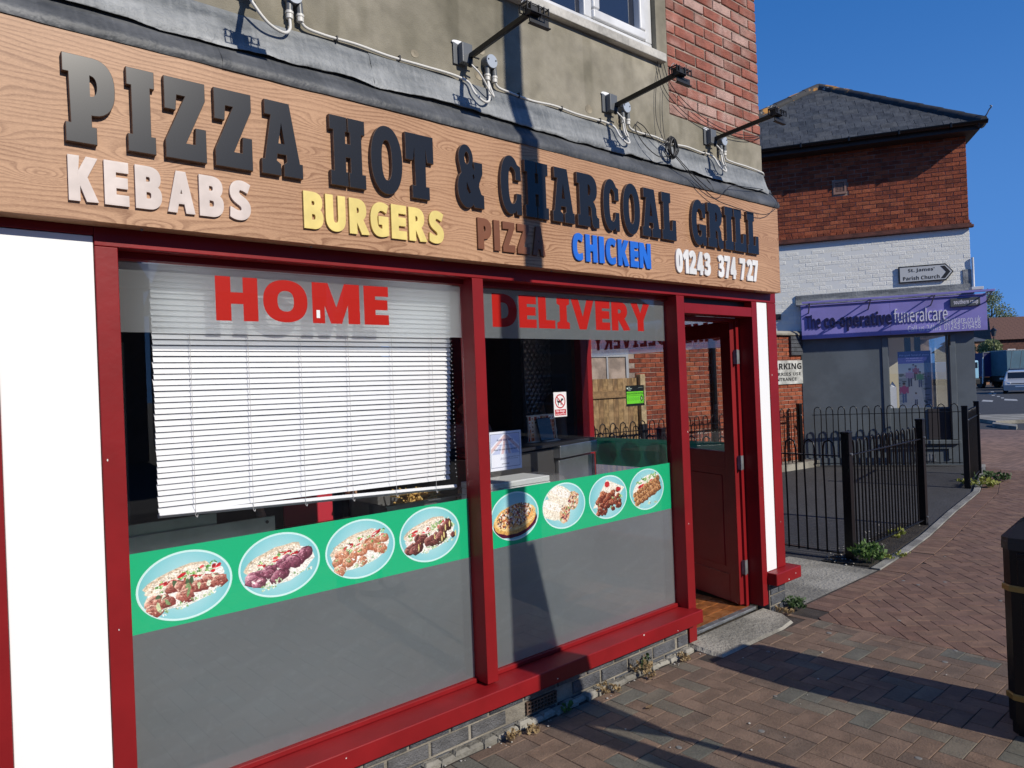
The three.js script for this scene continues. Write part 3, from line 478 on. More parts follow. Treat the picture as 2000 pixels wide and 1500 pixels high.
{ // window in the return wall, seen from behind through the room
  const w = new THREE.Group(); w.name = 'side_window'; w.userData.label = 'side window whose lettering is seen mirrored from inside'; shop.add(w);
  const X0 = 4.955, X1 = 4.961;
  mesh('frame', [bx(4.875, 5.02, 0.27, 2.3, -1.91, -1.83, 0.003), bx(4.9, 5.02, 2.2, 2.32, -1.83, -0.14, 0.003), bx(4.9, 5.02, 0.27, 0.34, -1.83, -0.14, 0.003)], m.red, w);
  mesh('pane', [bx(X0, X1, 0.34, 2.2, -1.83, -0.14)], m.glass, w);
  const fl = (z0, z1, y0, y1) => new THREE.PlaneGeometry(z1 - z0, y1 - y0).rotateY(Math.PI / 2).translate(4.9635, (y0 + y1) / 2, (z0 + z1) / 2);
  mesh('frosted_band', [fl(-1.775, -0.15, 1.93, 2.17)], m.frost, w);
  mesh('green_band', [fl(-1.765, -0.15, 0.95, 1.195)], new THREE.MeshPhysicalMaterial({ color: new THREE.Color(0.03, 0.36, 0.19), transmission: 0.45, roughness: 0.9, thickness: 0 }), w);
  mesh('frosted_film', [fl(-1.775, -0.15, 0.36, 0.95)], m.frost, w);
  const word = (s, zA, zB, fat) => { // read from outside: starts near the front, runs away from it
    const ad = [...s].map((c) => Math.max(...fitted(font.bold.generateShapes(c, 1), 0, 1)[0].getPoints().map((p) => p.x))), tot = ad.reduce((q, a) => q + a + 0.12, -0.12), k = Math.abs(zB - zA) / tot; let d = 0;
    [...s].forEach((c, i) => { const g = glyph(c, ad[i] * k, 0.15, 0.0016, fat).rotateY(Math.PI / 2).translate(4.965, 1.985, zA - d); mesh('letter', [g], new THREE.MeshPhysicalMaterial({ color: new THREE.Color(0.75, 0.04, 0.03), roughness: 0.9, transmission: 0.75, thickness: 0 }), w); d += (ad[i] + 0.12) * k; });
  };
  word('HOME', -0.28, -0.76, 0.004); word('DELIVERY', -0.93, -1.745, 0.003);
  for (let i = 0; i < 3; i++) mesh('plate_picture', new THREE.CircleGeometry(0.5, 36).scale(0.23, 0.22, 1).rotateY(Math.PI / 2).translate(4.966, 1.07, -1.62 + i * 0.27), new THREE.MeshPhysicalMaterial({ map: foods[[1, 5, 4][i]].map, transmission: 0.35, roughness: 0.9, thickness: 0 }), w);
}
{ // door, standing open into the shop
  const d = new THREE.Group(); d.name = 'door'; d.userData.label = 'red half glazed door standing open into the shop'; d.position.set(4.66, 0, -0.13); d.rotation.y = 73 * D2R; shop.add(d);
  // local: hinge edge at x = 0, leaf runs toward +x, thickness along z
  const W = 0.76, t = 0.022;
  mesh('leaf', [bx(0, 0.105, 0.062, 2.1, -t, t, 0.003), bx(W - 0.105, W, 0.062, 2.1, -t, t, 0.003), bx(0.105, W - 0.105, 1.99, 2.1, -t, t, 0.003), bx(0.105, W - 0.105, 1.03, 1.155, -t, t, 0.003), bx(0.105, W - 0.105, 0.062, 0.26, -t, t, 0.003)], m.red, d);
  mesh('panel', [bx(0.105, W - 0.105, 0.26, 1.03, -0.012, 0.012), bx(0.15, W - 0.15, 0.31, 0.98, -0.018, 0.018, 0.006)], m.red, d);
  mesh('pane', [bx(0.105, W - 0.105, 1.155, 1.99, -0.003, 0.003)], m.glass, d);
  mesh('door_handle', [bx(W - 0.07, W - 0.03, 1.02, 1.2, t, t + 0.008, 0.003), bar([W - 0.05, 1.13, t + 0.03], [W - 0.17, 1.13, t + 0.035], 0.009), bar([W - 0.05, 1.13, t], [W - 0.05, 1.13, t + 0.032], 0.008), bx(W - 0.07, W - 0.03, 1.02, 1.2, -t - 0.008, -t, 0.003), bar([W - 0.05, 1.13, -t - 0.03], [W - 0.17, 1.13, -t - 0.035], 0.009), bar([W - 0.05, 1.13, -t], [W - 0.05, 1.13, -t - 0.032], 0.008)], m.blackMetal, d);
  for (const y of [0.33, 1.08, 1.84]) P('hinge', [bx(4.664, 4.667, y - 0.05, y + 0.05, -0.135, -0.1), bx(4.668, 4.7, y - 0.05, y + 0.05, -0.106, -0.102), bar([4.665, y - 0.052, -0.1], [4.665, y + 0.052, -0.1], 0.006)], m.galv);
  P('door_frame', [bx(4.675, 4.72, 0.05, 2.118, -0.19, -0.107, 0.003), bx(3.917, 4.675, 2.09, 2.118, -0.19, -0.11, 0.003)], m.red);
}
{ // floor of orange brown tiles
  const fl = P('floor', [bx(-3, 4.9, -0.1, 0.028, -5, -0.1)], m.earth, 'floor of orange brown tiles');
  const mats = [[0.42, 0.15, 0.045], [0.38, 0.13, 0.04], [0.45, 0.175, 0.055]].map((c, i) => M(c, { rough: 0.3, map: tMott, ms: 0.35 + i * 0.07, clearcoat: 0.3 })), r = rng(77), g = uvm(prism([[0, 0], [0.196, 0], [0.196, 0.096], [0, 0.096]], -0.01, 0.008, 0.002));
  const g2 = uvm(prism([[0, 0], [0.29, 0], [0.29, 0.29], [0, 0.29]], -0.01, 0.008, 0.002));
  for (let i = 0; i < 4; i++) for (let j = 0; j < 10; j++) { const t = mesh('floor_tile', g, mats[Math.floor(r() * 3)], fl); t.position.set(3.92 + i * 0.2, 0.04, -0.2 - j * 0.1); }
  for (let i = -1; i < 2; i++) for (let j = 0; j < 8; j++) { const t = mesh('floor_tile', g2, mats[Math.floor(r() * 3)], fl); t.position.set(3.9 + i * 0.3, 0.035, -1.5 - j * 0.3); }
}
{ // concrete step
  const g = prism([[3.835, -0.055], [3.82, 0.06], [3.84, 0.235], [4.55, 0.25], [4.72, 0.225], [4.79, 0.12], [4.79, -0.055]], -0.1, 0.03, 0.02); const p = g.attributes.position;
  for (let i = 0; i < p.count; i++) if (p.getY(i) > 0) p.setY(i, p.getY(i) - Math.max(0, p.getZ(i)) * 0.09); g.computeVertexNormals();
  struct('door_step', [g], m.concrete, 'worn pale concrete step in front of the open door', 'step');
}
// ---------------------------------------------------------------- fascia sign
const sign = thing('fascia_sign', 'long wood effect shop sign with raised dark slab letters over the takeaway window', 'sign');
mesh('board', [bx(-1.2, 4.985, 2.293, 2.918, 0.004, 0.08, 0.002)], m.wood, sign);
{
  const face1 = new THREE.MeshPhysicalMaterial({ color: new THREE.Color(0.011, 0.012, 0.015), roughness: 0.26 }), side1 = M([0.2, 0.125, 0.085], { rough: 0.7, map: tMott, ms: 0.1 });
  const S = () => new THREE.Shape(), pl = (s, w, h, pts) => { pts.forEach(([x, y], i) => s[i ? 'lineTo' : 'moveTo'](x * w, y * h)); return s; };
  const poly = (w, h, pts, holes = []) => { const s = pl(S(), w, h, pts); s.holes = holes.map((p) => pl(new THREE.Path(), w, h, p)); return s; };
  const arc = (cx, cy, rx, ry, a0, a1, n = 14, pw = 1) => { const o = []; for (let i = 0; i <= n; i++) { const a = (a0 + (a1 - a0) * i / n) * D2R, c = Math.cos(a), s = Math.sin(a); o.push([cx + rx * Math.sign(c) * Math.abs(c) ** pw, cy + ry * Math.sign(s) * Math.abs(s) ** pw]); } return o; };
  const shapes = {
    P: (w, h) => poly(w, h, [[0, 1], [0.55, 1], ...arc(0.55, 0.665, 0.45, 0.335, 88, -88, 16, 0.85), [0.53, 0.33], [0.53, 0.2], [0.62, 0.2], [0.62, 0], [0.03, 0], [0.03, 0.22], [0.13, 0.22], [0.11, 0.79], [0, 0.79]], [[[0.5, 0.8], ...arc(0.53, 0.67, 0.13, 0.125, 85, -85, 10, 0.9), [0.5, 0.545]]]),
    I: (w, h) => poly(w, h, [[0, 0], [1, 0], [1, 0.21], [0.84, 0.21], [0.84, 0.79], [1, 0.79], [1, 1], [0, 1], [0, 0.79], [0.16, 0.79], [0.16, 0.21], [0, 0.21]]),
    Z: (w, h) => poly(w, h, [[0, 1], [1, 1], [1, 0.78], [0.5, 0.21], [0.72, 0.21], [0.74, 0.42], [1, 0.42], [1, 0], [0, 0], [0, 0.22], [0.5, 0.79], [0.3, 0.79], [0.27, 0.6], [0, 0.6]]),
    A: (w, h) => poly(w, h, [[0.1, 1], [0.7, 1], [0.93, 0.2], [1, 0.2], [1, 0], [0.53, 0], [0.53, 0.16], [0.6, 0.2], [0.59, 0.29], [0.38, 0.29], [0.36, 0.2], [0.46, 0.16], [0.46, 0], [0, 0], [0, 0.2], [0.07, 0.2], [0.24, 0.8], [0.1, 0.8]], [[[0.49, 0.73], [0.57, 0.43], [0.4, 0.43]]]),
    H: (w, h) => poly(w, h, [[0, 1], [0.485, 1], [0.485, 0.79], [0.435, 0.79], [0.435, 0.62], [0.565, 0.62], [0.565, 0.79], [0.515, 0.79], [0.515, 1], [1, 1], [1, 0.79], [0.9, 0.79], [0.9, 0.21], [1, 0.21], [1, 0], [0.515, 0], [0.515, 0.21], [0.565, 0.21], [0.565, 0.42], [0.435, 0.42], [0.435, 0.21], [0.485, 0.21], [0.485, 0], [0, 0], [0, 0.21], [0.1, 0.21], [0.1, 0.79], [0, 0.79]]),
    O: (w, h) => poly(w, h, arc(0.5, 0.5, 0.5, 0.515, 0, 354, 40, 0.92), [arc(0.5, 0.5, 0.155, 0.3, 0, 350, 28, 0.85)]),
    T: (w, h) => poly(w, h, [[0, 1], [1, 1], [1, 0.58], [0.76, 0.58], [0.71, 0.79], [0.7, 0.2], [0.82, 0.2], [0.82, 0], [0.2, 0], [0.2, 0.2], [0.32, 0.2], [0.31, 0.79], [0.26, 0.58], [0, 0.58]]),
    C: (w, h) => poly(w, h, [[1, 0.6], [0.98, 0.84], ...arc(0.5, 0.62, 0.44, 0.39, 40, 90, 6), ...arc(0.5, 0.5, 0.5, 0.51, 92, 268, 22, 0.9), [0.68, 0.03], [0.72, 0.07], [0.76, 0], [1, 0], [1, 0.37], [0.76, 0.37], ...arc(0.56, 0.37, 0.2, 0.19, 0, -90, 8), ...arc(0.56, 0.5, 0.17, 0.32, 268, 92, 14, 0.85), ...arc(0.58, 0.7, 0.14, 0.1, 70, 10, 4), [0.72, 0.6]]),
    G: (w, h) => poly(w, h, [[0.97, 0.62], [0.97, 0.96], [0.82, 0.96], [0.8, 0.92], ...arc(0.5, 0.62, 0.4, 0.39, 55, 90, 5), ...arc(0.5, 0.5, 0.5, 0.51, 92, 268, 22, 0.9), [0.66, 0.02], [0.72, 0.07], [0.76, 0], [1, 0], [1, 0.47], [0.52, 0.47], [0.52, 0.33], [0.66, 0.32], ...arc(0.54, 0.28, 0.12, 0.09, 0, -90, 6), ...arc(0.55, 0.5, 0.2, 0.31, 268, 92, 14, 0.85), ...arc(0.58, 0.68, 0.16, 0.12, 75, 5, 5), [0.74, 0.62]]),
    R: (w, h) => poly(w, h, [[0, 1], [0.52, 1], ...arc(0.52, 0.73, 0.42, 0.27, 88, -60, 14, 0.85), [0.8, 0.46], [0.88, 0.36], [0.88, 0.26], [0.92, 0.2], [1, 0.19], [1, 0], [0.76, -0.015], [0.66, 0.06], [0.64, 0.2], [0.62, 0.36], [0.53, 0.39], [0.5, 0.39], [0.5, 0.21], [0.58, 0.21], [0.58, 0], [0, 0], [0, 0.21], [0.1, 0.21], [0.1, 0.79], [0, 0.79]], [[[0.49, 0.81], ...arc(0.51, 0.7, 0.12, 0.11, 85, -85, 8, 0.9), [0.49, 0.59]]]),
    L: (w, h) => poly(w, h, [[0, 1], [0.64, 1], [0.64, 0.79], [0.53, 0.79], [0.53, 0.21], [0.7, 0.21], [0.75, 0.44], [1, 0.44], [1, 0], [0, 0], [0, 0.21], [0.1, 0.21], [0.1, 0.79], [0, 0.79]]),
    '&': (w, h) => poly(w, h, [...arc(0.34, 0.8, 0.28, 0.22, 200, -30, 18), [0.6, 0.66], [0.66, 0.62], [0.63, 0.76], [0.97, 0.76], [0.97, 0.58], [0.84, 0.42], [0.82, 0.36], [0.9, 0.24], [1, 0.22], [1, 0], [0.62, 0], [0.54, 0.1], ...arc(0.36, 0.28, 0.36, 0.3, -50, -180, 12), ...arc(0.3, 0.32, 0.3, 0.26, 180, 120, 5)], [arc(0.38, 0.8, 0.085, 0.1, 0, 345, 14), [[0.34, 0.42], [0.5, 0.24], [0.42, 0.21], [0.33, 0.29]], [[0.56, 0.53], [0.63, 0.56], [0.66, 0.5], [0.61, 0.45]]]),
  };
  const big = [['P', 0.486, 0.638], ['I', 0.673, 0.761], ['Z', 0.792, 0.931], ['Z', 0.962, 1.099], ['A', 1.134, 1.299], ['H', 1.419, 1.58], ['O', 1.606, 1.762], ['T', 1.78, 1.928], ['&', 2.059, 2.215], ['C', 2.321, 2.456], ['H', 2.482, 2.643], ['A', 2.672, 2.833], ['R', 2.857, 3.026], ['C', 3.064, 3.197], ['O', 3.231, 3.382], ['A', 3.4, 3.569], ['L', 3.588, 3.726], ['G', 3.888, 4.045], ['R', 4.064, 4.237], ['I', 4.26, 4.356], ['L', 4.37, 4.515], ['L', 4.532, 4.674]];
  for (const [c, a, b] of big) {
    const g = new THREE.ExtrudeGeometry(shapes[c](b - a, 0.285), { depth: 0.019, bevelEnabled: true, bevelSize: 0.0015, bevelThickness: 0.0015, bevelOffset: -0.0015, bevelSegments: 1, curveSegments: 4 });
    mesh('letter', g.translate(a, 2.54, 0.0805), [face1, side1], sign);
  }
  const rows = [[[['K', 0.494, 0.579], ['E', 0.598, 0.672], ['B', 0.692, 0.776], ['A', 0.795, 0.886], ['B', 0.902, 0.988], ['S', 1.01, 1.088]], [0.72, 0.62, 0.57]],
    [[['B', 1.3, 1.383], ['U', 1.394, 1.483], ['R', 1.5, 1.591], ['G', 1.599, 1.687], ['E', 1.701, 1.778], ['R', 1.79, 1.883], ['S', 1.897, 1.977]], [0.9, 0.72, 0.23]],
    [[['P', 2.176, 2.26], ['I', 2.275, 2.312], ['Z', 2.331, 2.41], ['Z', 2.426, 2.506], ['A', 2.528, 2.615]], [0.21, 0.072, 0.028]],
    [[['C', 2.819, 2.9], ['H', 2.919, 3.012], ['I', 3.027, 3.068], ['C', 3.083, 3.169], ['K', 3.184, 3.278], ['E', 3.293, 3.366], ['N', 3.374, 3.479]], [0.012, 0.16, 0.72]],
    [[['0', 3.723, 3.793], ['1', 3.796, 3.856], ['2', 3.86, 3.936], ['4', 3.944, 4.014], ['3', 4.022, 4.094], ['3', 4.18, 4.249], ['7', 4.252, 4.323], ['4', 4.323, 4.393], ['7', 4.437, 4.508], ['2', 4.526, 4.6], ['7', 4.599, 4.67]], [0.85, 0.85, 0.84]]];
  for (const [row, col] of rows) { const mt = M(col, { rough: 0.45, map: tSoft, ms: 0.4 }); for (const [c, a, b] of row) mesh(/\d/.test(c) ? 'digit' : 'letter', [c === 'I' ? bx(0, b - a, 0, 0.148, 0, 0.011, 0.0015) : glyph(c, b - a, 0.148, 0.011, 0.0065)].map((g) => g.translate(a, 2.352, 0.0805)), mt, sign); }
  for (const x of [0.72, 1.35, 2.0, 2.7, 3.4, 4.05, 4.7]) mesh('screw', [cyl(0.006, 0.004, 0.006, 10).rotateX(Math.PI)].map((g) => g.translate(x, 2.292, 0.04)), m.galv, sign);
}
// ---------------------------------------------------------------- empty lamp arms, junction boxes, cables
const arms = [['first', 1.135, 'left edge of the photo, cut off by the top edge'], ['second', 2.2, ''], ['third', 3.262, ''], ['fourth', 4.268, '']];
const armLabel = ['black lamp arm cut off by the top edge, leftmost of the row', 'black lamp arm with empty head beside the tall pole shadow', 'black lamp arm reaching toward the brickwork, between window sill and cable coil', 'black lamp arm nearest the building corner, its head against the slate roof'];
arms.forEach(([, x], i) => {
  const t = thing('lamp_arm', armLabel[i], 'lamp arm', 'lamp arms without lamps along the fascia', [x, 3.3, 0]);
  mesh('wall_plate', [bx(-0.062, 0.0, -0.05, 0.055, 0.001, 0.006, 0.002), bx(-0.036, 0.028, -0.048, 0.05, 0.006, 0.042, 0.006)], m.darkGreyPlastic, t);
  mesh('sealant', [new THREE.IcosahedronGeometry(0.012, 1).scale(4.2, 1.1, 0.4)].map((g) => g.translate(-0.02, 0.056, 0.003)), m.white, t);
  mesh('arm', [flatbar([0.012, -0.012, 0.03], [0.002, 0.016, 0.47], 0.018, 0.026)], m.blackMetal, t);
  mesh('bracket', [bx(0.004, 0.022, -0.062, -0.012, 0.03, 0.05, 0.004), bar([0.0, -0.055, 0.04], [0.05, -0.058, 0.05], 0.004), bar([0.012, -0.02, 0.06], [0.05, -0.02, 0.06], 0.004)], m.black, t);
  const h = []; const y0 = 0.014, z = 0.475; // open head frame without a lamp
  for (const dy of [0, 0.03]) h.push(flatbar([-0.04, y0 + dy, z - 0.02], [0.092, y0 + dy, z - 0.02], 0.004, 0.005), flatbar([-0.04, y0 + dy, z + 0.03], [0.092, y0 + dy, z + 0.03], 0.004, 0.005));
  for (const xx of [-0.04, -0.018, 0.03, 0.06, 0.088]) h.push(bx(xx, xx + 0.004, y0 - 0.002, y0 + 0.036, z - 0.022, z - 0.016), bx(xx, xx + 0.004, y0 - 0.002, y0 + 0.036, z + 0.026, z + 0.032), bx(xx, xx + 0.004, y0 + 0.028, y0 + 0.034, z - 0.02, z + 0.03));
  h.push(bx(-0.012, 0.05, y0 - 0.006, y0 + 0.03, z - 0.018, z + 0.026, 0.003));
  mesh('head_frame', h, m.black, t);
  mesh('spring_clip', [tube([[-0.045, y0 + 0.034, z], [-0.03, y0 + 0.05, z + 0.005], [-0.012, y0 + 0.036, z + 0.008]], 0.002), tube([[0.045, y0 + 0.034, z], [0.06, y0 + 0.05, z + 0.005], [0.078, y0 + 0.036, z + 0.008]], 0.002)], m.galv, t);
  mesh('end_plate', [bx(0.0, 0.115, -0.02, 0.012, z - 0.004, z + 0.004, 0.002).rotateX(0.0), bx(0.0, 0.12, -0.026, -0.02, z - 0.012, z + 0.012, 0.002)], m.black, t);
});
const boxLabel = ['grey round junction box cut off by the top edge, leftmost of the row', 'grey round junction box left of the tall pole shadow', 'grey round junction box left of the coil of black cable', 'grey round junction box under the lamp arm nearest the corner'];
[[1.322, 3.3], [2.35, 3.303], [3.376, 3.304], [4.394, 3.3]].forEach(([x, y], i) => {
  const t = thing('junction_box', boxLabel[i], 'junction box', 'round junction boxes over the fascia', [x, y, 0]);
  mesh('body', [cyl(0.036, 0.034, 0.034, 24).rotateX(Math.PI / 2)], m.darkGreyPlastic, t);
  mesh('lid', [cyl(0.0335, 0.033, 0.006, 24).rotateX(Math.PI / 2).translate(0, 0, 0.0345)], m.greyPlastic, t);
  for (const a of [2.9, 0.25]) mesh('screw', [cyl(0.004, 0.004, 0.002, 8).rotateX(Math.PI / 2).translate(0.024 * Math.cos(a), 0.024 * Math.sin(a), 0.0405)], m.black, t);
  for (const dx of [-0.016, 0.03]) {
    const st = mesh('stem', [bar([dx * 0.9, -0.015, 0.017], [dx, -0.062, 0.017], 0.014, 12)], m.darkGreyPlastic, t);
    mesh('gland', [bar([dx, -0.062, 0.017], [dx, -0.072, 0.017], 0.0165, 6), bar([dx, -0.074, 0.017], [dx, -0.092, 0.017], 0.0145, 6)], m.cableWhite, st);
  }
});
{
  const wl = 'white cable clipped to the wall ';
  const runs = [['from the leftmost junction box to the pole shadow box', 1.352, 2.2, 2.335], ['crossing the pole shadow', 2.38, 3.262, 3.36], ['behind the coil of black cable', 3.406, 4.268, 4.378]];
  for (const [w, xa, xl, xb] of runs) {
    const t = thing('white_cable', wl + w, 'cable', 'white cables over the fascia');
    const p = [[xa, 3.215, 0.018], [xa + 0.02, 3.195, 0.016], [xa + 0.1, 3.188, 0.012]]; for (let x = xa + 0.25; x < xl - 0.1; x += 0.17) p.push([x, 3.186 + 0.006 * Math.sin(x * 21), 0.012]);
    p.push([xl - 0.05, 3.186, 0.014], [xl + 0.005, 3.165, 0.03], [xl + 0.02, 3.11, 0.055], [xl + 0.06, 3.075, 0.07], [xl + 0.105, 3.09, 0.055], [xb - 0.004, 3.15, 0.03], [xb, 3.213, 0.018]);
    mesh('cable', [tube(p, 0.0062, 160, 8)], m.cableWhite, t);
    for (let x = xa + 0.16; x < xl - 0.08; x += 0.31) mesh('clip', [bx(x, x + 0.008, 3.176, 3.2, 0.001, 0.02, 0.002)], m.black, t);
    mesh('lead', [tube([[xl + 0.01, 3.25, 0.045], [xl + 0.05, 3.21, 0.06], [xb - 0.02, 3.14, 0.055], [xb + 0.012, 3.125, 0.045], [xb + 0.008, 3.17, 0.03], [xb + 0.002, 3.213, 0.018]], 0.0045, 60)], m.cableWhite, t);
  }
  const t0 = thing('white_cable', wl + 'at the top left, leaving the photo', 'cable', 'white cables over the fascia'); mesh('cable', [tube([[1.12, 3.26, 0.04], [1.14, 3.2, 0.06], [1.2, 3.14, 0.06], [1.27, 3.13, 0.045], [1.3, 3.16, 0.03], [1.306, 3.213, 0.018]], 0.0062, 60, 8)], m.cableWhite, t0);
  const t4 = thing('white_cable', wl + 'from the last junction box to the building corner', 'cable', 'white cables over the fascia'); mesh('cable', [tube([[4.424, 3.213, 0.018], [4.44, 3.19, 0.016], [4.52, 3.183, 0.012], [4.7, 3.182, 0.012], [4.85, 3.176, 0.012], [4.925, 3.166, 0.014], [4.955, 3.15, -0.01], [4.955, 3.13, -0.06]], 0.0062, 60, 8)], m.cableWhite, t4);
  const wire = new THREE.MeshStandardMaterial({ color: new THREE.Color(0.02, 0.02, 0.021), roughness: 0.5 });
  const c = thing('black_cable_coil', 'coil of thin black cable hanging over the lead flashing near the corner', 'cable');
  const r = rng(61), coil = []; for (let k = 0; k < 9; k++) { const p = [], rx = 0.035 + r() * 0.02, ry = 0.048 + r() * 0.024; for (let i = 0; i < 12; i++) { const a = i / 12 * 6.283; p.push([3.735 + rx * Math.cos(a) + r() * 0.008, 3.115 + ry * Math.sin(a) + r() * 0.008, 0.06 + k * 0.004 + r() * 0.006]); } coil.push(tube(p, 0.0028, 48, 5, true)); }
  coil.push(tube([[3.71, 3.12, 0.09], [3.735, 3.17, 0.095], [3.76, 3.12, 0.09], [3.735, 3.06, 0.09]], 0.006, 40, 6, true));
  mesh('coil', coil, wire, c);
  mesh('loop', [tube([[3.5, 3.25, 0.012], [3.47, 3.2, 0.02], [3.5, 3.1, 0.06], [3.6, 3.04, 0.085], [3.7, 3.06, 0.09]], 0.003, 60, 5), tube([[3.5, 3.25, 0.012], [3.55, 3.23, 0.02], [3.62, 3.17, 0.03], [3.7, 3.13, 0.06]], 0.003, 60, 5)], wire, c);
  const d = thing('black_wire', 'thin black wires hanging from the window sill to the coil', 'wire');
  mesh('wire', [tube([[3.74, 3.66, 0.012], [3.70, 3.5, 0.01], [3.69, 3.3, 0.012], [3.72, 3.14, 0.05]], 0.0022, 60, 5), tube([[3.76, 3.5, 0.012], [3.75, 3.35, 0.012], [3.755, 3.2, 0.02], [3.75, 3.12, 0.05]], 0.0022, 60, 5)], wire, d);
  const e = thing('black_wire', 'thin black wires drooping across the brickwork to the corner', 'wire');
  mesh('wire', [tube([[3.78, 3.68, 0.012], [3.83, 3.58, 0.012], [3.95, 3.5, 0.012], [4.2, 3.42, 0.012], [4.5, 3.39, 0.012], [4.75, 3.41, 0.012], [4.94, 3.45, 0.0]], 0.0025, 90, 5), tube([[3.72, 3.67, 0.012], [3.78, 3.52, 0.012], [3.95, 3.42, 0.014], [4.25, 3.36, 0.014], [4.55, 3.355, 0.014], [4.8, 3.39, 0.012], [4.94, 3.44, 0.0]], 0.0025, 90, 5)], wire, e);
  const f = thing('loose_cable', 'thin loose cables sagging from the coil across the sign to its right end', 'wire');
  mesh('wire', [tube([[3.75, 3.08, 0.09], [3.9, 2.98, 0.11], [4.1, 2.9, 0.115], [4.22, 2.895, 0.115], [4.32, 2.96, 0.11], [4.6, 3.0, 0.09], [4.85, 3.03, 0.05], [4.93, 3.04, 0.01]], 0.0028, 90, 5), tube([[3.75, 3.07, 0.09], [3.95, 2.93, 0.112], [4.15, 2.85, 0.112], [4.35, 2.83, 0.112], [4.6, 2.82, 0.112], [4.8, 2.84, 0.112], [4.93, 2.92, 0.11], [4.96, 2.98, 0.08], [4.955, 3.04, 0.02]], 0.0028, 90, 5)], wire, f);
  mesh('clamp', [bx(4.915, 4.95, 3.02, 3.07, -0.005, 0.03, 0.004)], m.black, f);
}
// ---------------------------------------------------------------- inside the shop
{ // venetian blind: nearly closed slats, its lower edge hanging a little lower on the right
  const t = thing('venetian_blind', 'closed white venetian blind hanging crooked behind the left window', 'blind');
  const wm = M([0.8, 0.82, 0.85], { rough: 0.45 }), xa = 0.8, xb = 2.195, N = 43;
  const pr = []; for (let i = 0; i <= 5; i++) { const s = i / 5 - 0.5; pr.push([s * 0.0262, 0.0022 * (1 - 4 * s * s)]); }
  const shp = new THREE.Shape([...pr.map(([a, b]) => new THREE.Vector2(a, b)), ...pr.slice().reverse().map(([a, b]) => new THREE.Vector2(a, b - 0.0007))]);
  const g = uvm(new THREE.ExtrudeGeometry(shp, { depth: xb - xa, bevelEnabled: false }).rotateY(Math.PI / 2)); // runs along +x; width along -z/+z
  const r = rng(9);
  for (let i = 0; i < N; i++) {
    const f = i / (N - 1), s = mesh('slat', g, wm, t), drop = lerp(0, 0.06, f * f) + (r() - 0.5) * 0.003;
    s.rotation.set((60 + (r() - 0.5) * 4) * D2R, 0, Math.atan2(-drop, xb - xa)); s.position.set(xa + (r() - 0.5) * 0.004, 2.205 - f * 0.925 - 0.003 * (r() - 0.5), -0.19);
  }
  mesh('bottom_rail', [bx(0, xb - xa, -0.008, 0.008, -0.014, 0.014, 0.003)].map((q) => q.rotateX(-0.5).rotateZ(-0.043).translate(xa, 1.262, -0.19)), wm, t);
  mesh('head_rail', [bx(xa - 0.02, xb + 0.02, 2.215, 2.25, -0.21, -0.165)], wm, t);
  for (let k = 0; k < 6; k++) { const x = lerp(0.93, 2.11, k / 5.2), y = 1.255 - (x - xa) / (xb - xa) * 0.06; mesh('ladder_cord', [tube([[x, 2.215, -0.172], [x + 0.004, 1.75, -0.1735], [x, y, -0.172]], 0.0011, 20, 4), tube([[x, y, -0.18], [x + 0.004, y - 0.012, -0.17], [x + 0.009, y - 0.004, -0.175]], 0.0014, 10, 4)], M([0.55, 0.55, 0.55], { rough: 0.8 }), t); }
  const bc = []; for (let i = 0; i < 46; i++) bc.push(new THREE.IcosahedronGeometry(0.0035, 0).translate(2.175 + 0.003 * Math.sin(i), 2.18 - i * 0.0205, -0.155)); mesh('bead_chain', bc, M([0.25, 0.25, 0.26], { rough: 0.4 }), t);
}
{
  const k = thing('steel_counter', 'stainless steel worktop with upstand behind the left window', 'counter');
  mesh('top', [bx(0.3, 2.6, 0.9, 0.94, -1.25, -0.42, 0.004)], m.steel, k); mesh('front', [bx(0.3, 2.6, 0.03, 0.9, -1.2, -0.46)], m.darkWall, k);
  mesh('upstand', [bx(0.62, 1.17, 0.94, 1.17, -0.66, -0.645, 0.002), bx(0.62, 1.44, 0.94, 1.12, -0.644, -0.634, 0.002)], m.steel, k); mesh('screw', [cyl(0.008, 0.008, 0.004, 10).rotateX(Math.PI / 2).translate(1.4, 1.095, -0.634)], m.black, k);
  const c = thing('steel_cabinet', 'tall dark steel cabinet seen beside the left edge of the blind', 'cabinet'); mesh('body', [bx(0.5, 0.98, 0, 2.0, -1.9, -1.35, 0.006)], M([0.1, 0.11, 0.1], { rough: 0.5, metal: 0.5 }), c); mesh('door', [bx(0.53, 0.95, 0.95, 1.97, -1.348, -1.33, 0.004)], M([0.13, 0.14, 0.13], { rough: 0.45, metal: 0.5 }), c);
  const f = thing('food_pan', 'stainless steel food pan with fries behind the left window, below the blind', 'pan');
  mesh('pan', [bx(1.98, 2.42, 1.0, 1.005, -0.9, -0.5), bx(1.98, 2.42, 1.005, 1.1, -0.9, -0.893), bx(1.98, 2.42, 1.005, 1.1, -0.507, -0.5), bx(1.98, 1.987, 1.005, 1.1, -0.893, -0.507), bx(2.413, 2.42, 1.005, 1.1, -0.893, -0.507), bx(1.95, 2.45, 1.1, 1.106, -0.5, -0.47), bx(1.95, 2.45, 1.1, 1.106, -0.93, -0.9)], m.steel, f);
  mesh('stand', [bx(1.95, 2.45, 0.942, 0.998, -0.93, -0.47)], m.steel, f);
  const r = rng(4), fr = []; for (let i = 0; i < 120; i++) fr.push(flatbar([2.18 + r() * 0.2, 1.03 + r() * 0.07, -0.6 - r() * 0.22], [2.2 + r() * 0.2, 1.05 + r() * 0.09, -0.6 - r() * 0.22], 0.009, 0.009)); mesh('fries', fr, M([0.6, 0.4, 0.13], { rough: 0.7 }), f).userData.kind = 'stuff';
}
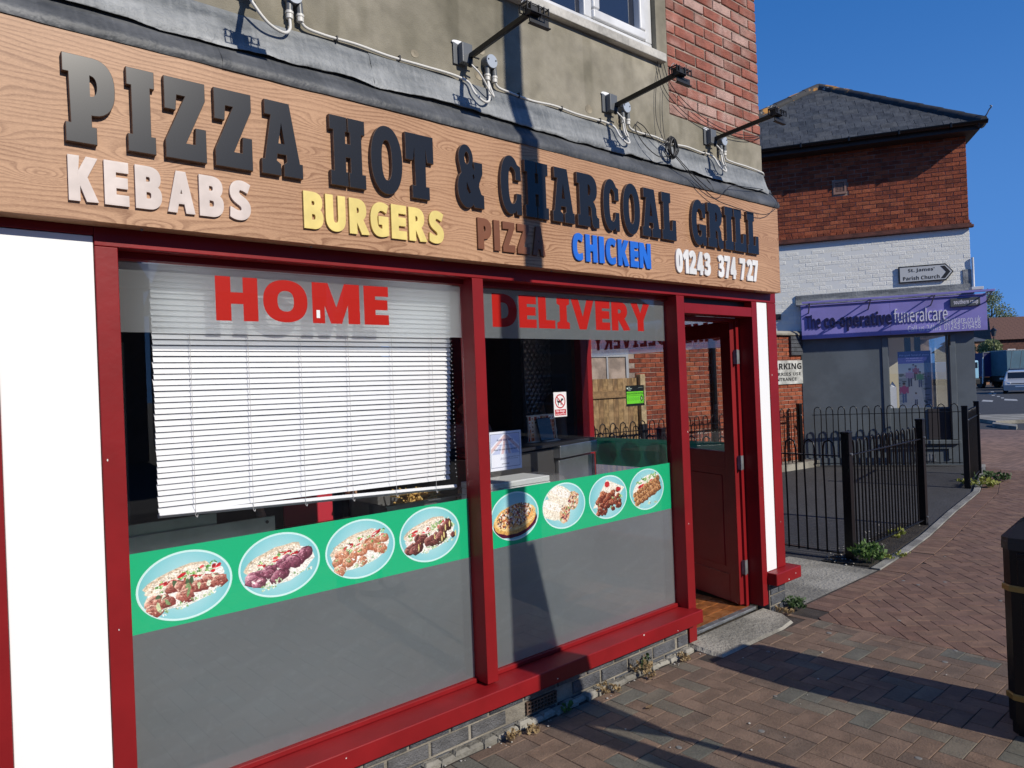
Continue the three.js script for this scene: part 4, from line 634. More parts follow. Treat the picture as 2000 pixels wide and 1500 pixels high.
{ // serving counter
  const c = thing('serving_counter', 'black and stainless steel serving counter behind the right window', 'counter', null, [4.535, 0, -1.42], 14 * D2R);
  mesh('front', [bx(-0.54, 0, 0.03, 1.1, -0.5, 0, 0.004)], m.steel, c); mesh('lip', [bx(-0.57, 0.03, 1.12, 1.215, -0.06, 0.035, 0.005)], m.steel, c); mesh('shelf', [bx(-1.5, 0.02, 1.216, 1.24, -0.55, 0.02, 0.004)], m.black, c); mesh('side_box', [bx(-1.5, -0.55, 0.03, 1.2, -0.5, -0.03, 0.004)], m.dark, c);
  mesh('edge_strip', [bx(0.001, 0.02, 0.05, 1.1, -0.5, 0.012, 0.003)], m.galv, c);
  const st = thing('menu_stand', 'picture menu stand with orange food photos on the counter', 'stand', null, [4.06, 1.245, -1.52], 8 * D2R);
  const pt = print(canvasTex(256, 176, (x, W, H) => { const r = rng(6); x.fillStyle = '#f3ddcf'; x.fillRect(0, 0, W, H); for (let j = 0; j < 6; j++) for (let i = 0; i < 9; i++) { if (i > 1 && i < 7 && j > 1) continue; x.fillStyle = ['#d9793f', '#f6efe8', '#b8542c', '#e9b48a', '#fff'][Math.floor(r() * 5)]; x.fillRect(i * 29, j * 30, 26, 27); x.fillStyle = ['#7a3018', '#d98f4a', '#c33'][Math.floor(r() * 3)]; x.beginPath(); x.ellipse(i * 29 + 13, j * 30 + 14, 8, 5, r() * 3, 0, 7); x.fill(); } }));
  mesh('card', [bx(-0.17, 0.17, 0, 0.2, -0.006, -0.003)], m.white, st); mesh('menu_picture', new THREE.PlaneGeometry(0.335, 0.195).translate(0, 0.1, -0.002), pt, st); mesh('frame', [bx(-0.175, 0.175, -0.004, 0.004, -0.01, 0.03), bar([-0.17, 0, 0.02], [-0.17, 0.205, 0.0], 0.004), bar([0.17, 0, 0.02], [0.17, 0.205, 0.0], 0.004), bar([-0.19, 0.205, 0], [0.17, 0.205, 0], 0.006)], m.cableWhite, st);
  const tb = thing('card_reader', 'dark tablet leaning in front of the menu stand', 'tablet', null, [4.06, 1.245, -1.47], 8 * D2R);
  mesh('body', [bx(-0.085, 0.09, 0, 0.185, 0, 0.012, 0.005).rotateX(-0.22)], m.black, tb); mesh('screen', [bx(-0.08, 0.085, 0.006, 0.178, 0.0125, 0.0135).rotateX(-0.22)], new THREE.MeshPhysicalMaterial({ color: new THREE.Color(0.008, 0.01, 0.02), roughness: 0.08 }), tb); mesh('foot', [bx(-0.06, 0.12, -0.004, 0.004, 0, 0.05, 0.002)], m.cableWhite, tb);
  // stack in clear bag on the sill
  const b = thing('bagged_boxes', 'white flat boxes in a clear plastic bag behind the certificate', 'package');
  const pb = []; for (let i = 0; i < 7; i++) pb.push(bx(2.4 + 0.004 * (i % 2), 2.86 + 0.003 * (i % 3), 0.95 + i * 0.034, 0.981 + i * 0.034, -0.42, -0.2, 0.003)); mesh('box', pb, M([0.62, 0.64, 0.64], { rough: 0.7 }), b);
  { const r = rng(18), g = new RoundedBoxGeometry(0.62, 0.36, 0.3, 5, 0.06), p = g.attributes.position; for (let i = 0; i < p.count; i++) { const x = p.getX(i), y = p.getY(i), n = Math.sin(x * 40 + y * 31) * 0.008 + Math.sin(y * 57 - x * 23) * 0.007; p.setXYZ(i, x + n, y - n, p.getZ(i) + n); } g.computeVertexNormals(); mesh('bag', [g.translate(2.68, 1.0, -0.3)], new THREE.MeshPhysicalMaterial({ color: 0xffffff, transmission: 0.93, roughness: 0.12, thickness: 0 }), b); }
  mesh('rest', [bx(2.3, 3.2, 0.92, 0.94, -0.55, -0.14), bx(2.3, 3.2, 0.05, 0.9, -0.5, -0.46)], m.darkWall, b);
}
{ // quilted steel strip and notices on the return wall
  const q = thing('quilted_steel_panel', 'strip of diamond quilted stainless steel beside the side window', 'wall panel'); const gs = [];
  for (let j = 0; j < 30; j++) for (let i = 0; i < 6; i++) gs.push(new THREE.ConeGeometry(0.034, 0.016, 4, 1).rotateX(Math.PI / 2).translate(4.63 + i * 0.058 + (j % 2) * 0.029, 1.1 + j * 0.042, -2.292));
  mesh('sheet', [bx(4.6, 4.94, 1.0, 2.4, -2.34, -2.3)], m.steel, q); mesh('diamonds', gs, m.steel, q).userData.kind = 'stuff';
  P('wall_post', [bx(4.88, 4.945, 0.1, 2.4, -1.955, -1.915, 0.002)], m.brownWood);
  const nd = thing('no_dogs_sign', 'no dogs sign with red crossed circle stuck inside the right window', 'sign', null, [2.918, 1.515, -0.1005], 0);
  mesh('plate', [bx(-0.1, 0, 0, 0.137, -0.0015, 0)], m.white, nd);
  mesh('notice_print', new THREE.PlaneGeometry(0.098, 0.135).translate(-0.05, 0.0685, 0.0006), print(canvasTex(192, 270, (x, W, H) => { x.fillStyle = '#f4f2f0'; x.fillRect(0, 0, W, H); x.strokeStyle = '#c0202c'; x.lineWidth = 13; x.fillStyle = '#111'; x.fillRect(55, 92, 62, 24); x.fillRect(60, 110, 11, 34); x.fillRect(102, 110, 11, 34); x.fillRect(112, 70, 30, 22); x.fillRect(108, 80, 16, 20); x.fillRect(46, 74, 9, 28); x.beginPath(); x.arc(96, 100, 72, 0, 7); x.stroke(); x.beginPath(); x.moveTo(45, 49); x.lineTo(147, 151); x.stroke(); x.fillStyle = '#c0202c'; x.fillRect(12, 190, W - 24, 66); x.fillStyle = '#fff'; x.font = 'bold 34px sans-serif'; x.textAlign = 'center'; x.fillText('No dogs', 96, 220); x.font = 'bold 17px sans-serif'; x.fillText('except guide dogs', 96, 246); })), nd);
  const pn = thing('paper_notice', 'small white paper notice on the dark wall left of the quilted steel', 'notice'); mesh('sheet', [bx(4.918, 4.92, 1.82, 1.96, -2.42, -2.33)], m.white, pn);
}
{ // things stuck to the glass
  const z = -0.0955;
  const c = thing('certificate', 'award certificate with pale red and blue flag print inside the right window', 'certificate');
  mesh('sheet', new THREE.PlaneGeometry(0.214, 0.2).translate(2.457, 1.365, -0.0975), print(canvasTex(400, 374, (x, W, H) => {
    x.fillStyle = '#e9eef8'; x.fillRect(0, 0, W, H); x.strokeStyle = '#3b4a78'; x.lineWidth = 4; x.strokeRect(10, 24, W - 34, H - 54);
    x.save(); x.beginPath(); x.rect(14, 28, W - 42, 190); x.clip(); x.fillStyle = '#9fb0da'; x.fillRect(14, 28, W, 190); const band = (w, col) => { x.strokeStyle = col; x.lineWidth = w; for (const a of [-0.9, 0.9, -0.25, 0.25]) { x.beginPath(); x.moveTo(200, 40); x.lineTo(200 + Math.sin(a) * 420, 40 + Math.cos(a) * 420); x.stroke(); } }; band(58, '#e9eef8'); band(28, '#d9a59b'); x.fillStyle = 'rgba(236,240,250,.45)'; x.fillRect(14, 28, W, 190); x.restore();
    x.fillStyle = '#2c3770'; x.textAlign = 'center'; x.font = 'bold 27px sans-serif'; x.fillText("ALAN MAK MP's", 190, 92); x.font = '15px sans-serif'; x.fillText('Business & Community Awards', 200, 136); x.fillStyle = '#151a2e'; x.font = 'bold 22px sans-serif'; x.fillText('Pizza Hot and Charcoal Grill', 195, 182);
    x.strokeStyle = '#555c80'; x.lineWidth = 2; x.beginPath(); x.moveTo(130, 270); for (let i = 0; i < 30; i++) x.lineTo(130 + i * 4, 262 + Math.sin(i * 1.7) * 12); x.stroke(); x.font = '13px sans-serif'; for (const [s, px, py] of [['for outstanding service', 300, 255], ['to the community', 300, 272]]) x.fillText(s, px, py); x.font = 'bold 14px sans-serif'; x.fillText('ALAN MAK MP', 190, 318); })), c);
  const h = thing('hygiene_sticker', 'green and black food hygiene rating sticker showing five, on the right window', 'sticker');
  mesh('sticker_print', new THREE.PlaneGeometry(0.175, 0.126).translate(3.51, 1.607, z), print(canvasTex(350, 252, (x, W, H) => {
    x.fillStyle = '#101510'; x.fillRect(0, 0, W, H); x.fillStyle = '#6fd02f'; x.fillRect(16, 74, W - 32, 148); x.fillStyle = '#d9ece0'; x.font = 'bold 15px sans-serif'; x.textAlign = 'left'; for (const [s, y] of [['Food', 26], ['Standards', 42], ['Agency', 58]]) x.fillText(s, 48, y); x.beginPath(); x.arc(32, 34, 11, 0, 7); x.fill(); x.font = '9px sans-serif'; x.fillText('food.gov.uk/ratings', W - 108, 30);
    x.fillStyle = '#12240a'; x.font = 'bold 28px sans-serif'; x.textAlign = 'center'; x.fillText('FOOD HYGIENE RATING', W / 2, 110); x.fillRect(24, 122, W - 48, 3); x.strokeStyle = '#2f6a17'; x.lineWidth = 3; x.font = '22px sans-serif'; for (let i = 0; i < 5; i++) { x.fillStyle = '#2f6a17'; x.beginPath(); x.arc(48 + i * 46, 165, 17, 0, 7); x.stroke(); x.fillText(String(i), 48 + i * 46, 173); } x.fillStyle = '#101510'; x.beginPath(); x.ellipse(296, 162, 25, 33, 0, 0, 7); x.fill(); x.fillStyle = '#d8ffb8'; x.font = 'bold 42px sans-serif'; x.fillText('5', 296, 177); x.fillStyle = '#12240a'; x.font = 'bold 14px sans-serif'; x.fillText('VERY GOOD', 290, 214); })), h);
  const w = thing('white_sticker', 'tiny white sticker under the HOME lettering', 'sticker'); mesh('sheet', new THREE.PlaneGeometry(0.016, 0.034).translate(1.437, 2.035, -0.0945), m.white, w);
}
{ const f = thing('drinks_fridge', 'tall dark fridge standing in the dark back of the shop', 'fridge'); mesh('case', [bx(3.05, 3.75, 0.04, 1.95, -3.6, -3.0, 0.01)], M([0.09, 0.095, 0.11], { rough: 0.5 }), f); mesh('glass_door', [bx(3.1, 3.7, 0.3, 1.7, -2.998, -2.98, 0.004)], new THREE.MeshPhysicalMaterial({ color: new THREE.Color(0.03, 0.032, 0.04), roughness: 0.1 }), f); mesh('handle', [bar([3.14, 0.8, -2.96], [3.14, 1.4, -2.96], 0.012)], m.galv, f); }
// ---------------------------------------------------------------- people: smooth fields meshed
function field(bones, cell, k = 0.025) {
  const lo = V(9, 9, 9), hi = V(-9, -9, -9);
  for (const [a, b, ra, rb] of bones) for (const [p, q] of [[a, ra], [b, rb]]) { lo.min(V(p[0] - q, p[1] - q, p[2] - q)); hi.max(V(p[0] + q, p[1] + q, p[2] + q)); }
  const c = lo.clone().add(hi).multiplyScalar(0.5), half = Math.max(hi.x - lo.x, hi.y - lo.y, hi.z - lo.z) / 2 + cell * 3, N = Math.ceil(2 * half / cell);
  const pre = bones.map(([a, b, ra, rb]) => { const d = [b[0] - a[0], b[1] - a[1], b[2] - a[2]]; return [a, d, d[0] ** 2 + d[1] ** 2 + d[2] ** 2 || 1e-9, ra, rb]; });
  const dist = (x, y, z) => { let s = 0, mn = 1e9; const ds = []; for (const [a, d, l, ra, rb] of pre) { const px = x - a[0], py = y - a[1], pz = z - a[2], t = clamp((px * d[0] + py * d[1] + pz * d[2]) / l), e = Math.hypot(px - d[0] * t, py - d[1] * t, pz - d[2] * t) - (ra + (rb - ra) * t); ds.push(e); if (e < mn) mn = e; } for (const e of ds) { const q = (e - mn) / k; if (q < 12) s += Math.exp(-q); } return mn - k * Math.log(s); };
  const mc = new MarchingCubes(N, new THREE.MeshBasicMaterial(), false, false, 60000); mc.isolation = 0;
  for (let z = 0; z < N; z++) for (let y = 0; y < N; y++) for (let x = 0; x < N; x++) mc.field[x + y * N + z * N * N] = -dist(c.x + (x - N / 2) / (N / 2) * half, c.y + (y - N / 2) / (N / 2) * half, c.z + (z - N / 2) / (N / 2) * half);
  mc.update();
  const n = mc.count, pos = new Float32Array(n * 3), nor = new Float32Array(n * 3), e = 1e-3;
  for (let i = 0; i < n; i++) { const x = c.x + mc.positionArray[i * 3] * half, y = c.y + mc.positionArray[i * 3 + 1] * half, z = c.z + mc.positionArray[i * 3 + 2] * half; pos.set([x, y, z], i * 3); const g = V(dist(x + e, y, z) - dist(x - e, y, z), dist(x, y + e, z) - dist(x, y - e, z), dist(x, y, z + e) - dist(x, y, z - e)).normalize(); nor.set([g.x, g.y, g.z], i * 3); }
  for (let i = 0; i < n; i += 3) { const A = V(pos[i * 3], pos[i * 3 + 1], pos[i * 3 + 2]), B = V(pos[i * 3 + 3], pos[i * 3 + 4], pos[i * 3 + 5]).sub(A), C = V(pos[i * 3 + 6], pos[i * 3 + 7], pos[i * 3 + 8]).sub(A); if (B.cross(C).dot(V(nor[i * 3], nor[i * 3 + 1], nor[i * 3 + 2])) < 0) for (const ar of [pos, nor]) for (let q = 0; q < 3; q++) { const t = ar[i * 3 + 3 + q]; ar[i * 3 + 3 + q] = ar[i * 3 + 6 + q]; ar[i * 3 + 6 + q] = t; } }
  const g = new THREE.BufferGeometry(); g.setAttribute('position', new THREE.BufferAttribute(pos, 3)); g.setAttribute('normal', new THREE.BufferAttribute(nor, 3)); return g;
}
function handBones(w, d, nrm, side) { // wrist, direction, the way the palm faces, which side the thumb is on
  const W = V(...w), D = V(...d).normalize(), S = V(...nrm).cross(D).normalize().multiplyScalar(side), Np = D.clone().cross(S).multiplyScalar(side).normalize(), at = (a, b, c) => W.clone().addScaledVector(D, a).addScaledVector(S, b).addScaledVector(Np, c).toArray(), o = [];
  o.push([at(0, 0, 0), at(0.03, 0, 0), 0.024, 0.026]); for (let i = 0; i < 4; i++) o.push([at(0.025, (i - 1.5) * 0.014, 0), at(0.085, (i - 1.5) * 0.02, 0), 0.015, 0.0115]);
  [[0.072, 0.026], [0.082, 0.03], [0.076, 0.032], [0.06, 0.03]].forEach(([L, bnd], i) => { const b = (1.5 - i) * 0.02, p0 = at(0.085, b, 0), p1 = at(0.085 + L * 0.45, b * 1.05, bnd * 0.25), p2 = at(0.085 + L * 0.78, b * 1.06, bnd * 0.65), p3 = at(0.085 + L, b * 1.05, bnd * 1.2); o.push([p0, p1, 0.0098, 0.009], [p1, p2, 0.009, 0.0082], [p2, p3, 0.0082, 0.007]); });
  const t0 = at(0.025, 0.028, 0.004), t1 = at(0.055, 0.05, 0.014), t2 = at(0.085, 0.058, 0.024); o.push([t0, t1, 0.014, 0.0105], [t1, t2, 0.0105, 0.0085]); return o;
}
function person(label, pos, turn, o) {
  const t = thing('person', label, 'person', null, pos, turn); t.scale.setScalar(o.scale || 1);
  const skin = M(o.skin || [0.5, 0.3, 0.22], { rough: 0.55 });
  const L = { s: [0.17, 1.375, -0.01], e: o.le || [0.22, 1.1, -0.02], w: o.lw || [0.2, 0.86, 0.06] }, Rr = { s: [-0.17, 1.375, -0.01], e: o.re || [-0.22, 1.1, -0.02], w: o.rw || [-0.2, 0.86, 0.06] };
  const bones = [[[0, 0.93, 0], [0, 1.08, 0.01], 0.125, 0.105], [[0, 1.08, 0.01], [0, 1.28, 0], 0.105, 0.118], [[-0.13, 1.36, -0.015], [0.13, 1.36, -0.015], 0.062, 0.062], [[0, 1.4, -0.015], [0, 1.5, 0], 0.055, 0.048]];
  const leg = (s) => [[[s * 0.085, 0.9, 0], [s * 0.095, 0.49, 0.015], 0.088, 0.054], [[s * 0.095, 0.49, 0.015], [s * 0.1, 0.09, -0.015], 0.052, 0.036], [[s * 0.1, 0.06, -0.02], [s * 0.115, 0.035, 0.14], 0.04, 0.028]];
  for (const s of [-1, 1]) bones.push(...leg(s)); for (const a of [L, Rr]) bones.push([a.s, a.e, 0.046, 0.036], [a.e, a.w, 0.036, 0.024]);
  const head = [[[0, 1.5, 0.005], [0, 1.53, 0.015], 0.045, 0.05], [[0, 1.6, -0.005], [0, 1.61, -0.015], 0.084, 0.086], [[0, 1.56, 0.025], [0, 1.52, 0.045], 0.066, 0.036], [[0, 1.585, 0.082], [0, 1.558, 0.1], 0.008, 0.013], [[-0.078, 1.6, -0.01], [-0.08, 1.57, 0], 0.012, 0.008], [[0.078, 1.6, -0.01], [0.08, 1.57, 0], 0.012, 0.008], [[-0.02, 1.528, 0.078], [0.02, 1.528, 0.078], 0.008, 0.008]];
  const geos = [field(bones, 0.017), field(head, 0.009, 0.012)];
  for (const [a, side] of [[L, 1], [Rr, -1]]) { const d = V(...a.w).sub(V(...a.e)); geos.push(field(handBones(a.w, d.toArray(), [-side, 0, 0.2], 1), 0.0042, 0.004)); }
  const body = mesh('body', geos, skin, t);
  mesh('eyes', [-1, 1].map((s) => new THREE.SphereGeometry(0.011, 10, 8).translate(s * 0.032, 1.59, 0.07)), M([0.1, 0.08, 0.07], { rough: 0.2 }), t);
  mesh('mouth', [bar([-0.022, 1.528, 0.084], [0.022, 1.528, 0.084], 0.0045)], M([0.4, 0.12, 0.1], { rough: 0.5 }), t);
  mesh('top', [field([[[0, 0.9, 0], [0, 1.08, 0.01], 0.14, 0.118], [[0, 1.08, 0.01], [0, 1.28, 0], 0.118, 0.132], [[-0.11, 1.355, -0.015], [0.11, 1.355, -0.015], 0.07, 0.07], ...(o.sleeves ? [[L.s, [lerp(L.s[0], L.e[0], 0.75), lerp(L.s[1], L.e[1], 0.75), lerp(L.s[2], L.e[2], 0.75)], 0.062, 0.055], [Rr.s, [lerp(Rr.s[0], Rr.e[0], 0.75), lerp(Rr.s[1], Rr.e[1], 0.75), lerp(Rr.s[2], Rr.e[2], 0.75)], 0.062, 0.055]] : [])], 0.018)], M(o.top, { rough: 0.85 }), t);
  mesh('trousers', [field([-1, 1].flatMap((s) => [[[s * 0.08, 0.93, 0], [s * 0.095, 0.49, 0.015], 0.115, 0.075], [[s * 0.095, 0.49, 0.015], [s * 0.1, 0.12, -0.015], 0.072, 0.06]]), 0.02)], M([0.03, 0.035, 0.05], { rough: 0.9 }), t);
  const hair = [[[0, 1.625, -0.02], [0, 1.64, -0.03], 0.088, 0.088]]; if (o.longHair) hair.push([[-0.05, 1.6, -0.06], [-0.07, 1.3, -0.09], 0.055, 0.04], [[0.05, 1.6, -0.06], [0.07, 1.28, -0.085], 0.055, 0.038], [[0, 1.6, -0.075], [0, 1.26, -0.11], 0.055, 0.045], [[0.07, 1.6, 0.0], [0.085, 1.36, 0.0], 0.024, 0.02]);
  mesh('hair', [field(hair, 0.014)], M(o.hair, { rough: 0.5 }), t);
  if (o.apron) mesh('apron', [new RoundedBoxGeometry(0.36, 0.62, 0.012, 3, 0.005).translate(0, 1.0, 0.145), tube([[-0.17, 1.05, 0.14], [-0.16, 1.06, 0], [0, 1.06, -0.13], [0.16, 1.06, 0], [0.17, 1.05, 0.14]], 0.009, 30, 6), bx(-0.12, 0.12, 1.3, 1.38, 0.1, 0.115, 0.004)], M([0.45, 0.015, 0.035], { rough: 0.8 }), t);
  return t;
}
person('person with long brown hair in a dark sleeveless top standing behind the menu stand', [4.66, 0.04, -2.02], -150 * D2R, { scale: 0.91, top: [0.02, 0.02, 0.022], hair: [0.1, 0.05, 0.025], longHair: true, skin: [0.55, 0.36, 0.27], le: [0.25, 1.12, 0.06], lw: [0.16, 0.98, 0.26], re: [-0.23, 1.12, 0.05], rw: [-0.14, 0.98, 0.26] });
person('person in pale top half hidden in the dark behind the certificate', [3.95, 0.04, -2.35], -20 * D2R, { scale: 0.93, top: [0.4, 0.24, 0.22], sleeves: true, hair: [0.03, 0.02, 0.015], longHair: true, skin: [0.48, 0.29, 0.21] });
person('person in black with a red apron working below the left blind', [1.98, 0.04, -1.62], 12 * D2R, { scale: 1.02, top: [0.015, 0.015, 0.017], sleeves: true, apron: true, hair: [0.02, 0.015, 0.012], skin: [0.42, 0.25, 0.17], le: [0.27, 1.1, 0.1], lw: [0.2, 1.0, 0.3], re: [-0.29, 1.12, 0.02], rw: [-0.33, 0.96, 0.14] });
// ---------------------------------------------------------------- the corner building opposite the yard
const TH = 60 * D2R, CO = [14.22, 0, -2.18];
const coop = thing('funeral_office_building', 'red brick building with white painted band, slate hip roof and grey shopfront', 'building', null, CO, -TH);
const C = (name, geos, mat, label, parent = coop) => mesh(name, geos, mat, parent, label);
const coGroup = (name, label, cat, group) => thing(name, label, cat, group, CO, -TH);
{
  const r = rng(301), YB = 4.285, PB = 2.5;
  C('wall', [bx(-4.5, -2.1, -0.1, 5.76, -0.3, -0.012), bx(-2.1, 0.725, 2.4, 5.76, -0.3, -0.012), bx(0.43, 0.725, 2.35, 5.76, -5, -0.3), bx(0.43, 0.725, -0.1, 0.45, -5, -0.3), bx(0.43, 0.725, 0.45, 2.35, -5, -3.6), bx(-4.5, 0.43, -0.1, 5.76, -5.2, -5), bx(-4.5, -4.2, 2.9, 5.76, -5, -0.3)], m.mortarRed);
  const gF = [0, 1, 2, 3].map((k) => uvm(brickGeo(0.215, 0.065, 0.03, 0.003), k * 0.7)), gH = [0, 1].map((k) => uvm(brickGeo(0.1025, 0.065, 0.03, 0.003), k * 0.9 + 0.3));
  const put = (name, s, y, full, mats, parent, z = 0) => { const b = mesh(name, full ? gF[Math.floor(r() * 4)] : gH[Math.floor(r() * 2)], mats[Math.floor(r() * mats.length)], parent); b.position.set(s, y, z + (r() - 0.5) * 0.004); return b; };
  const course = (c, sL, sR, fn) => { let s = sR; if (c % 2) { s -= 0.1025; fn(s, false); s -= 0.01; } while (s - 0.215 > sL) { s -= 0.215; fn(s, true); s -= 0.01; } };
  const stuffB = [], stuffG = (g, s, y) => stuffB.push(g.clone().translate(s, y, (r() - 0.5) * 0.004));
  let n = 0;
  for (let c = 0, y = YB + 0.004; y < 5.74; c++, y += 0.075) course(c, -4.5, 0.73, (s, f) => {
    const w = f ? 0.215 : 0.1025, vl = -1.44, vr = -1.2;
    if (y > 4.93 && y < 5.23 && s + w > vl && s < vr) { // cut round the vent
      for (const [a, b] of [[s, Math.min(s + w, vl - 0.01)], [Math.max(s, vr + 0.01), s + w]]) if (b - a > 0.02) { n++; const q = mesh('brick', uvm(brickGeo(b - a, 0.065, 0.03, 0.003), a), bkCoop[1], coop); q.position.set(a, y, 0); } return; }
    if (s > -2.62 && n < 300) { n++; put('brick', s, y, f, bkCoop, coop); } else stuffG(f ? gF[0] : gH[0], s, y); });
  let nw = 0;
  for (let c = 0, y = PB; y < 4.12; c++, y += 0.075) course(c, -4.5, 0.73, (s, f) => { if (s > -2.62 && nw < 300) { nw++; put('painted_brick', s, y, f, bkWhite, coop, 0.0035); } });
  C('painted_joints', [bx(-4.5, 0.727, PB - 0.005, 4.14, -0.012, 0.0022)], M([0.8, 0.81, 0.77], { rough: 0.8 }));
  for (let k = 0; k < 5; k++) { const part = stuffB.filter((_, i) => (i * 7 + (i >> 3)) % 5 === k); C('brickwork', mergeGeometries(part), bkCoop[k]).userData.kind = 'stuff'; }
  // brick string course with a moulded edge
  const sc = C('string_course', [bx(-4.5, 0.79, 4.145, 4.2, -0.01, 0.075, 0.012), bx(-4.5, 0.76, 4.2, 4.232, -0.01, 0.05, 0.006)], M([0.15, 0.045, 0.03], { rough: 0.7, map: tMott, ms: 0.4 }));
  for (let i = 0, s = -2.6; s < 0.66; i++, s += 0.108) { const b = mesh('brick', uvm(brickGeo(0.1, 0.05, 0.05, 0.004), i), bkCoop[i % 5], sc); b.position.set(s, 4.234, 0.035); }
  C('wall_vent', [bx(-2.62, -2.43, 2.74, 2.85, 0.0, 0.035, 0.004)], m.black, 'small black vent box on the painted wall');
  // grating vent in the brickwork
  const gv = [bx(-1.43, -1.21, 4.99, 5.03, -0.02, 0.012), bx(-1.43, -1.21, 5.2, 5.235, -0.02, 0.012), bx(-1.43, -1.395, 5.03, 5.2, -0.02, 0.012), bx(-1.245, -1.21, 5.03, 5.2, -0.02, 0.012)]; for (let i = 1; i < 6; i++) gv.push(bx(-1.395 + i * 0.025 - 0.004, -1.395 + i * 0.025 + 0.004, 5.03, 5.2, -0.015, 0.004)); for (let i = 1; i < 6; i++) gv.push(bx(-1.395, -1.245, 5.03 + i * 0.028 - 0.004, 5.03 + i * 0.028 + 0.004, -0.015, 0.0025));
  C('vent_grille', gv, M([0.3, 0.17, 0.13], { rough: 0.8 }), 'square terracotta vent in the brickwork'); C('vent_hole', [bx(-1.4, -1.24, 5.02, 5.21, -0.03, -0.016)], m.black);
  // eaves, gutter, roof
  C('soffit', [bx(-5.0, 0.87, 5.76, 5.79, -0.3, 0.33), bx(0.73, 0.87, 5.76, 5.79, -5.2, -0.3), bx(-5.0, 0.89, 5.79, 5.87, 0.3, 0.33), bx(0.86, 0.89, 5.79, 5.87, -5.2, 0.3)], M([0.03, 0.022, 0.02], { rough: 0.6 }));
  const gut = new THREE.Shape(); gut.absarc(0, 0, 0.06, Math.PI, 0, false); gut.lineTo(0.054, 0); gut.absarc(0, 0, 0.054, 0, Math.PI, true);
  C('gutter', [new THREE.ExtrudeGeometry(gut, { depth: 5.97, bevelEnabled: false, curveSegments: 8 }).rotateY(Math.PI / 2).translate(-5.0, 5.885, 0.395), ...[-2.0, -1.2, -0.4, 0.4].map((s) => bx(s, s + 0.03, 5.815, 5.9, 0.332, 0.46, 0.004))], m.blackMetal);
  const pitch = 38 * D2R, A = [-1.45, 5.87 + 2.37 * Math.tan(pitch), 0.36 - 2.37], eL = [-4.7, 5.87, 0.36], eR = [0.9, 5.87, 0.36], bL = [-4.7, 5.87, -5.0], bR = [0.9, 5.87, -5.0];
  const tri = (...t) => { const g = new THREE.BufferGeometry(); g.setAttribute('position', new THREE.BufferAttribute(new Float32Array(t.flat(2)), 3)); g.computeVertexNormals(); return g; };
  const roof = C('roof', [tri([eL, eR, A], [eR, bR, A], [bR, bL, A], [bL, eL, A], [eL, bL, bR], [eL, bR, eR])], M([0.07, 0.075, 0.08], { rough: 0.8, map: tMott, ms: 0.5 }));
  const slope = Math.hypot(A[1] - eR[1], A[2] - eR[2]), slateM = brickSet([[0.075, 0.082, 0.09], [0.09, 0.098, 0.105], [0.06, 0.068, 0.075], [0.1, 0.105, 0.105]], { rough: 0.65, bh: 0.003 });
  let ns = 0; const restS = [];
  for (let row = 0, w = -0.05; w < slope; row++, w += 0.235) for (let u = -4.8 + (row % 2) * 0.135; u < 1.1; u += 0.27) {
    const e = r() * 0.012; let q = [[u + 0.003, -(w - e)], [u + 0.267, -(w - e * r())], [u + 0.267, -(w + 0.27)], [u + 0.003, -(w + 0.27)]];
    const k = (a, b) => { const nx = -(b[1] - a[1]), nz = b[0] - a[0], l = Math.hypot(nx, nz); return [nx / l, nz / l, (nx * a[0] + nz * a[1]) / l]; };
    q = clipPoly(q, ...k([A[0], -slope], [eR[0] + 0.02, 0.0]).map((x) => x)); if (q.length < 3) continue;
    q = clipPoly(q, ...k([eL[0] - 0.02, 0.0], [A[0], -slope])); if (q.length < 3) continue;
    const g = uvm(prism(q, 0.004, 0.012, 0.002).translate(0, 0, w).rotateX(0.036).translate(0, 0.003 + r() * 0.003, -w).rotateX(pitch).translate(0, eR[1], eR[2]), r());
    if (ns < 300) { ns++; mesh('slate', g, slateM[Math.floor(r() * 4)], roof); } else restS.push(g);
  }
  if (restS.length) mesh('slates', mergeGeometries(restS), slateM[0], roof).userData.kind = 'stuff';
  const lich = (() => { const a = fbm(71, 5, 5), b = fbm(83, 12, 3); return tex(256, 256, (u, v) => { const o = smooth(0.56, 0.66, a(u, v)), w = smooth(0.72, 0.8, b(u, v)); return enc([lerp(lerp(0.05, 0.42, o), 0.4, w), lerp(lerp(0.05, 0.2, o), 0.4, w), lerp(lerp(0.052, 0.045, o), 0.36, w)]); }, true); })();
  const hm = new THREE.MeshStandardMaterial({ map: rep(lich, 1.1), roughness: 0.85 }), hipM = [hm, M([0.035, 0.037, 0.042], { rough: 0.75, map: tMott, ms: 0.3 })];
  for (const [a, b, lic] of [[A, eR, 3], [A, eL, 6]]) { const L = V(...b).sub(V(...a)), n2 = Math.round(L.length() / 0.42); for (let i = 0; i < n2; i++) { const p = V(...a).addScaledVector(L, i / n2), q = V(...a).addScaledVector(L, (i + 1.04) / n2); mesh('hip_tile', [bar(p.toArray().map((x, k) => x + (k === 1 ? -0.015 : 0)), q.toArray().map((x, k) => x + (k === 1 ? -0.005 : 0)), 0.105, 12)], hipM[i < lic && i !== 2 ? 0 : 1], roof); } }
  mesh('hip_iron', [tube([[0.82, 5.93, 0.3], [0.94, 5.95, 0.4], [0.99, 6.04, 0.44], [1.02, 6.08, 0.46], [1.0, 6.1, 0.45]], 0.012, 24, 6)], m.galv, roof);
  // grey shopfront
  const gm = M([0.13, 0.155, 0.175], { rough: 0.55, map: tSoft, ms: 1.2, bump: tGrit, bs: 0.5, bh: 0.0003 }), gm2 = M([0.15, 0.175, 0.19], { rough: 0.5, map: tSoft, ms: 1.0 });
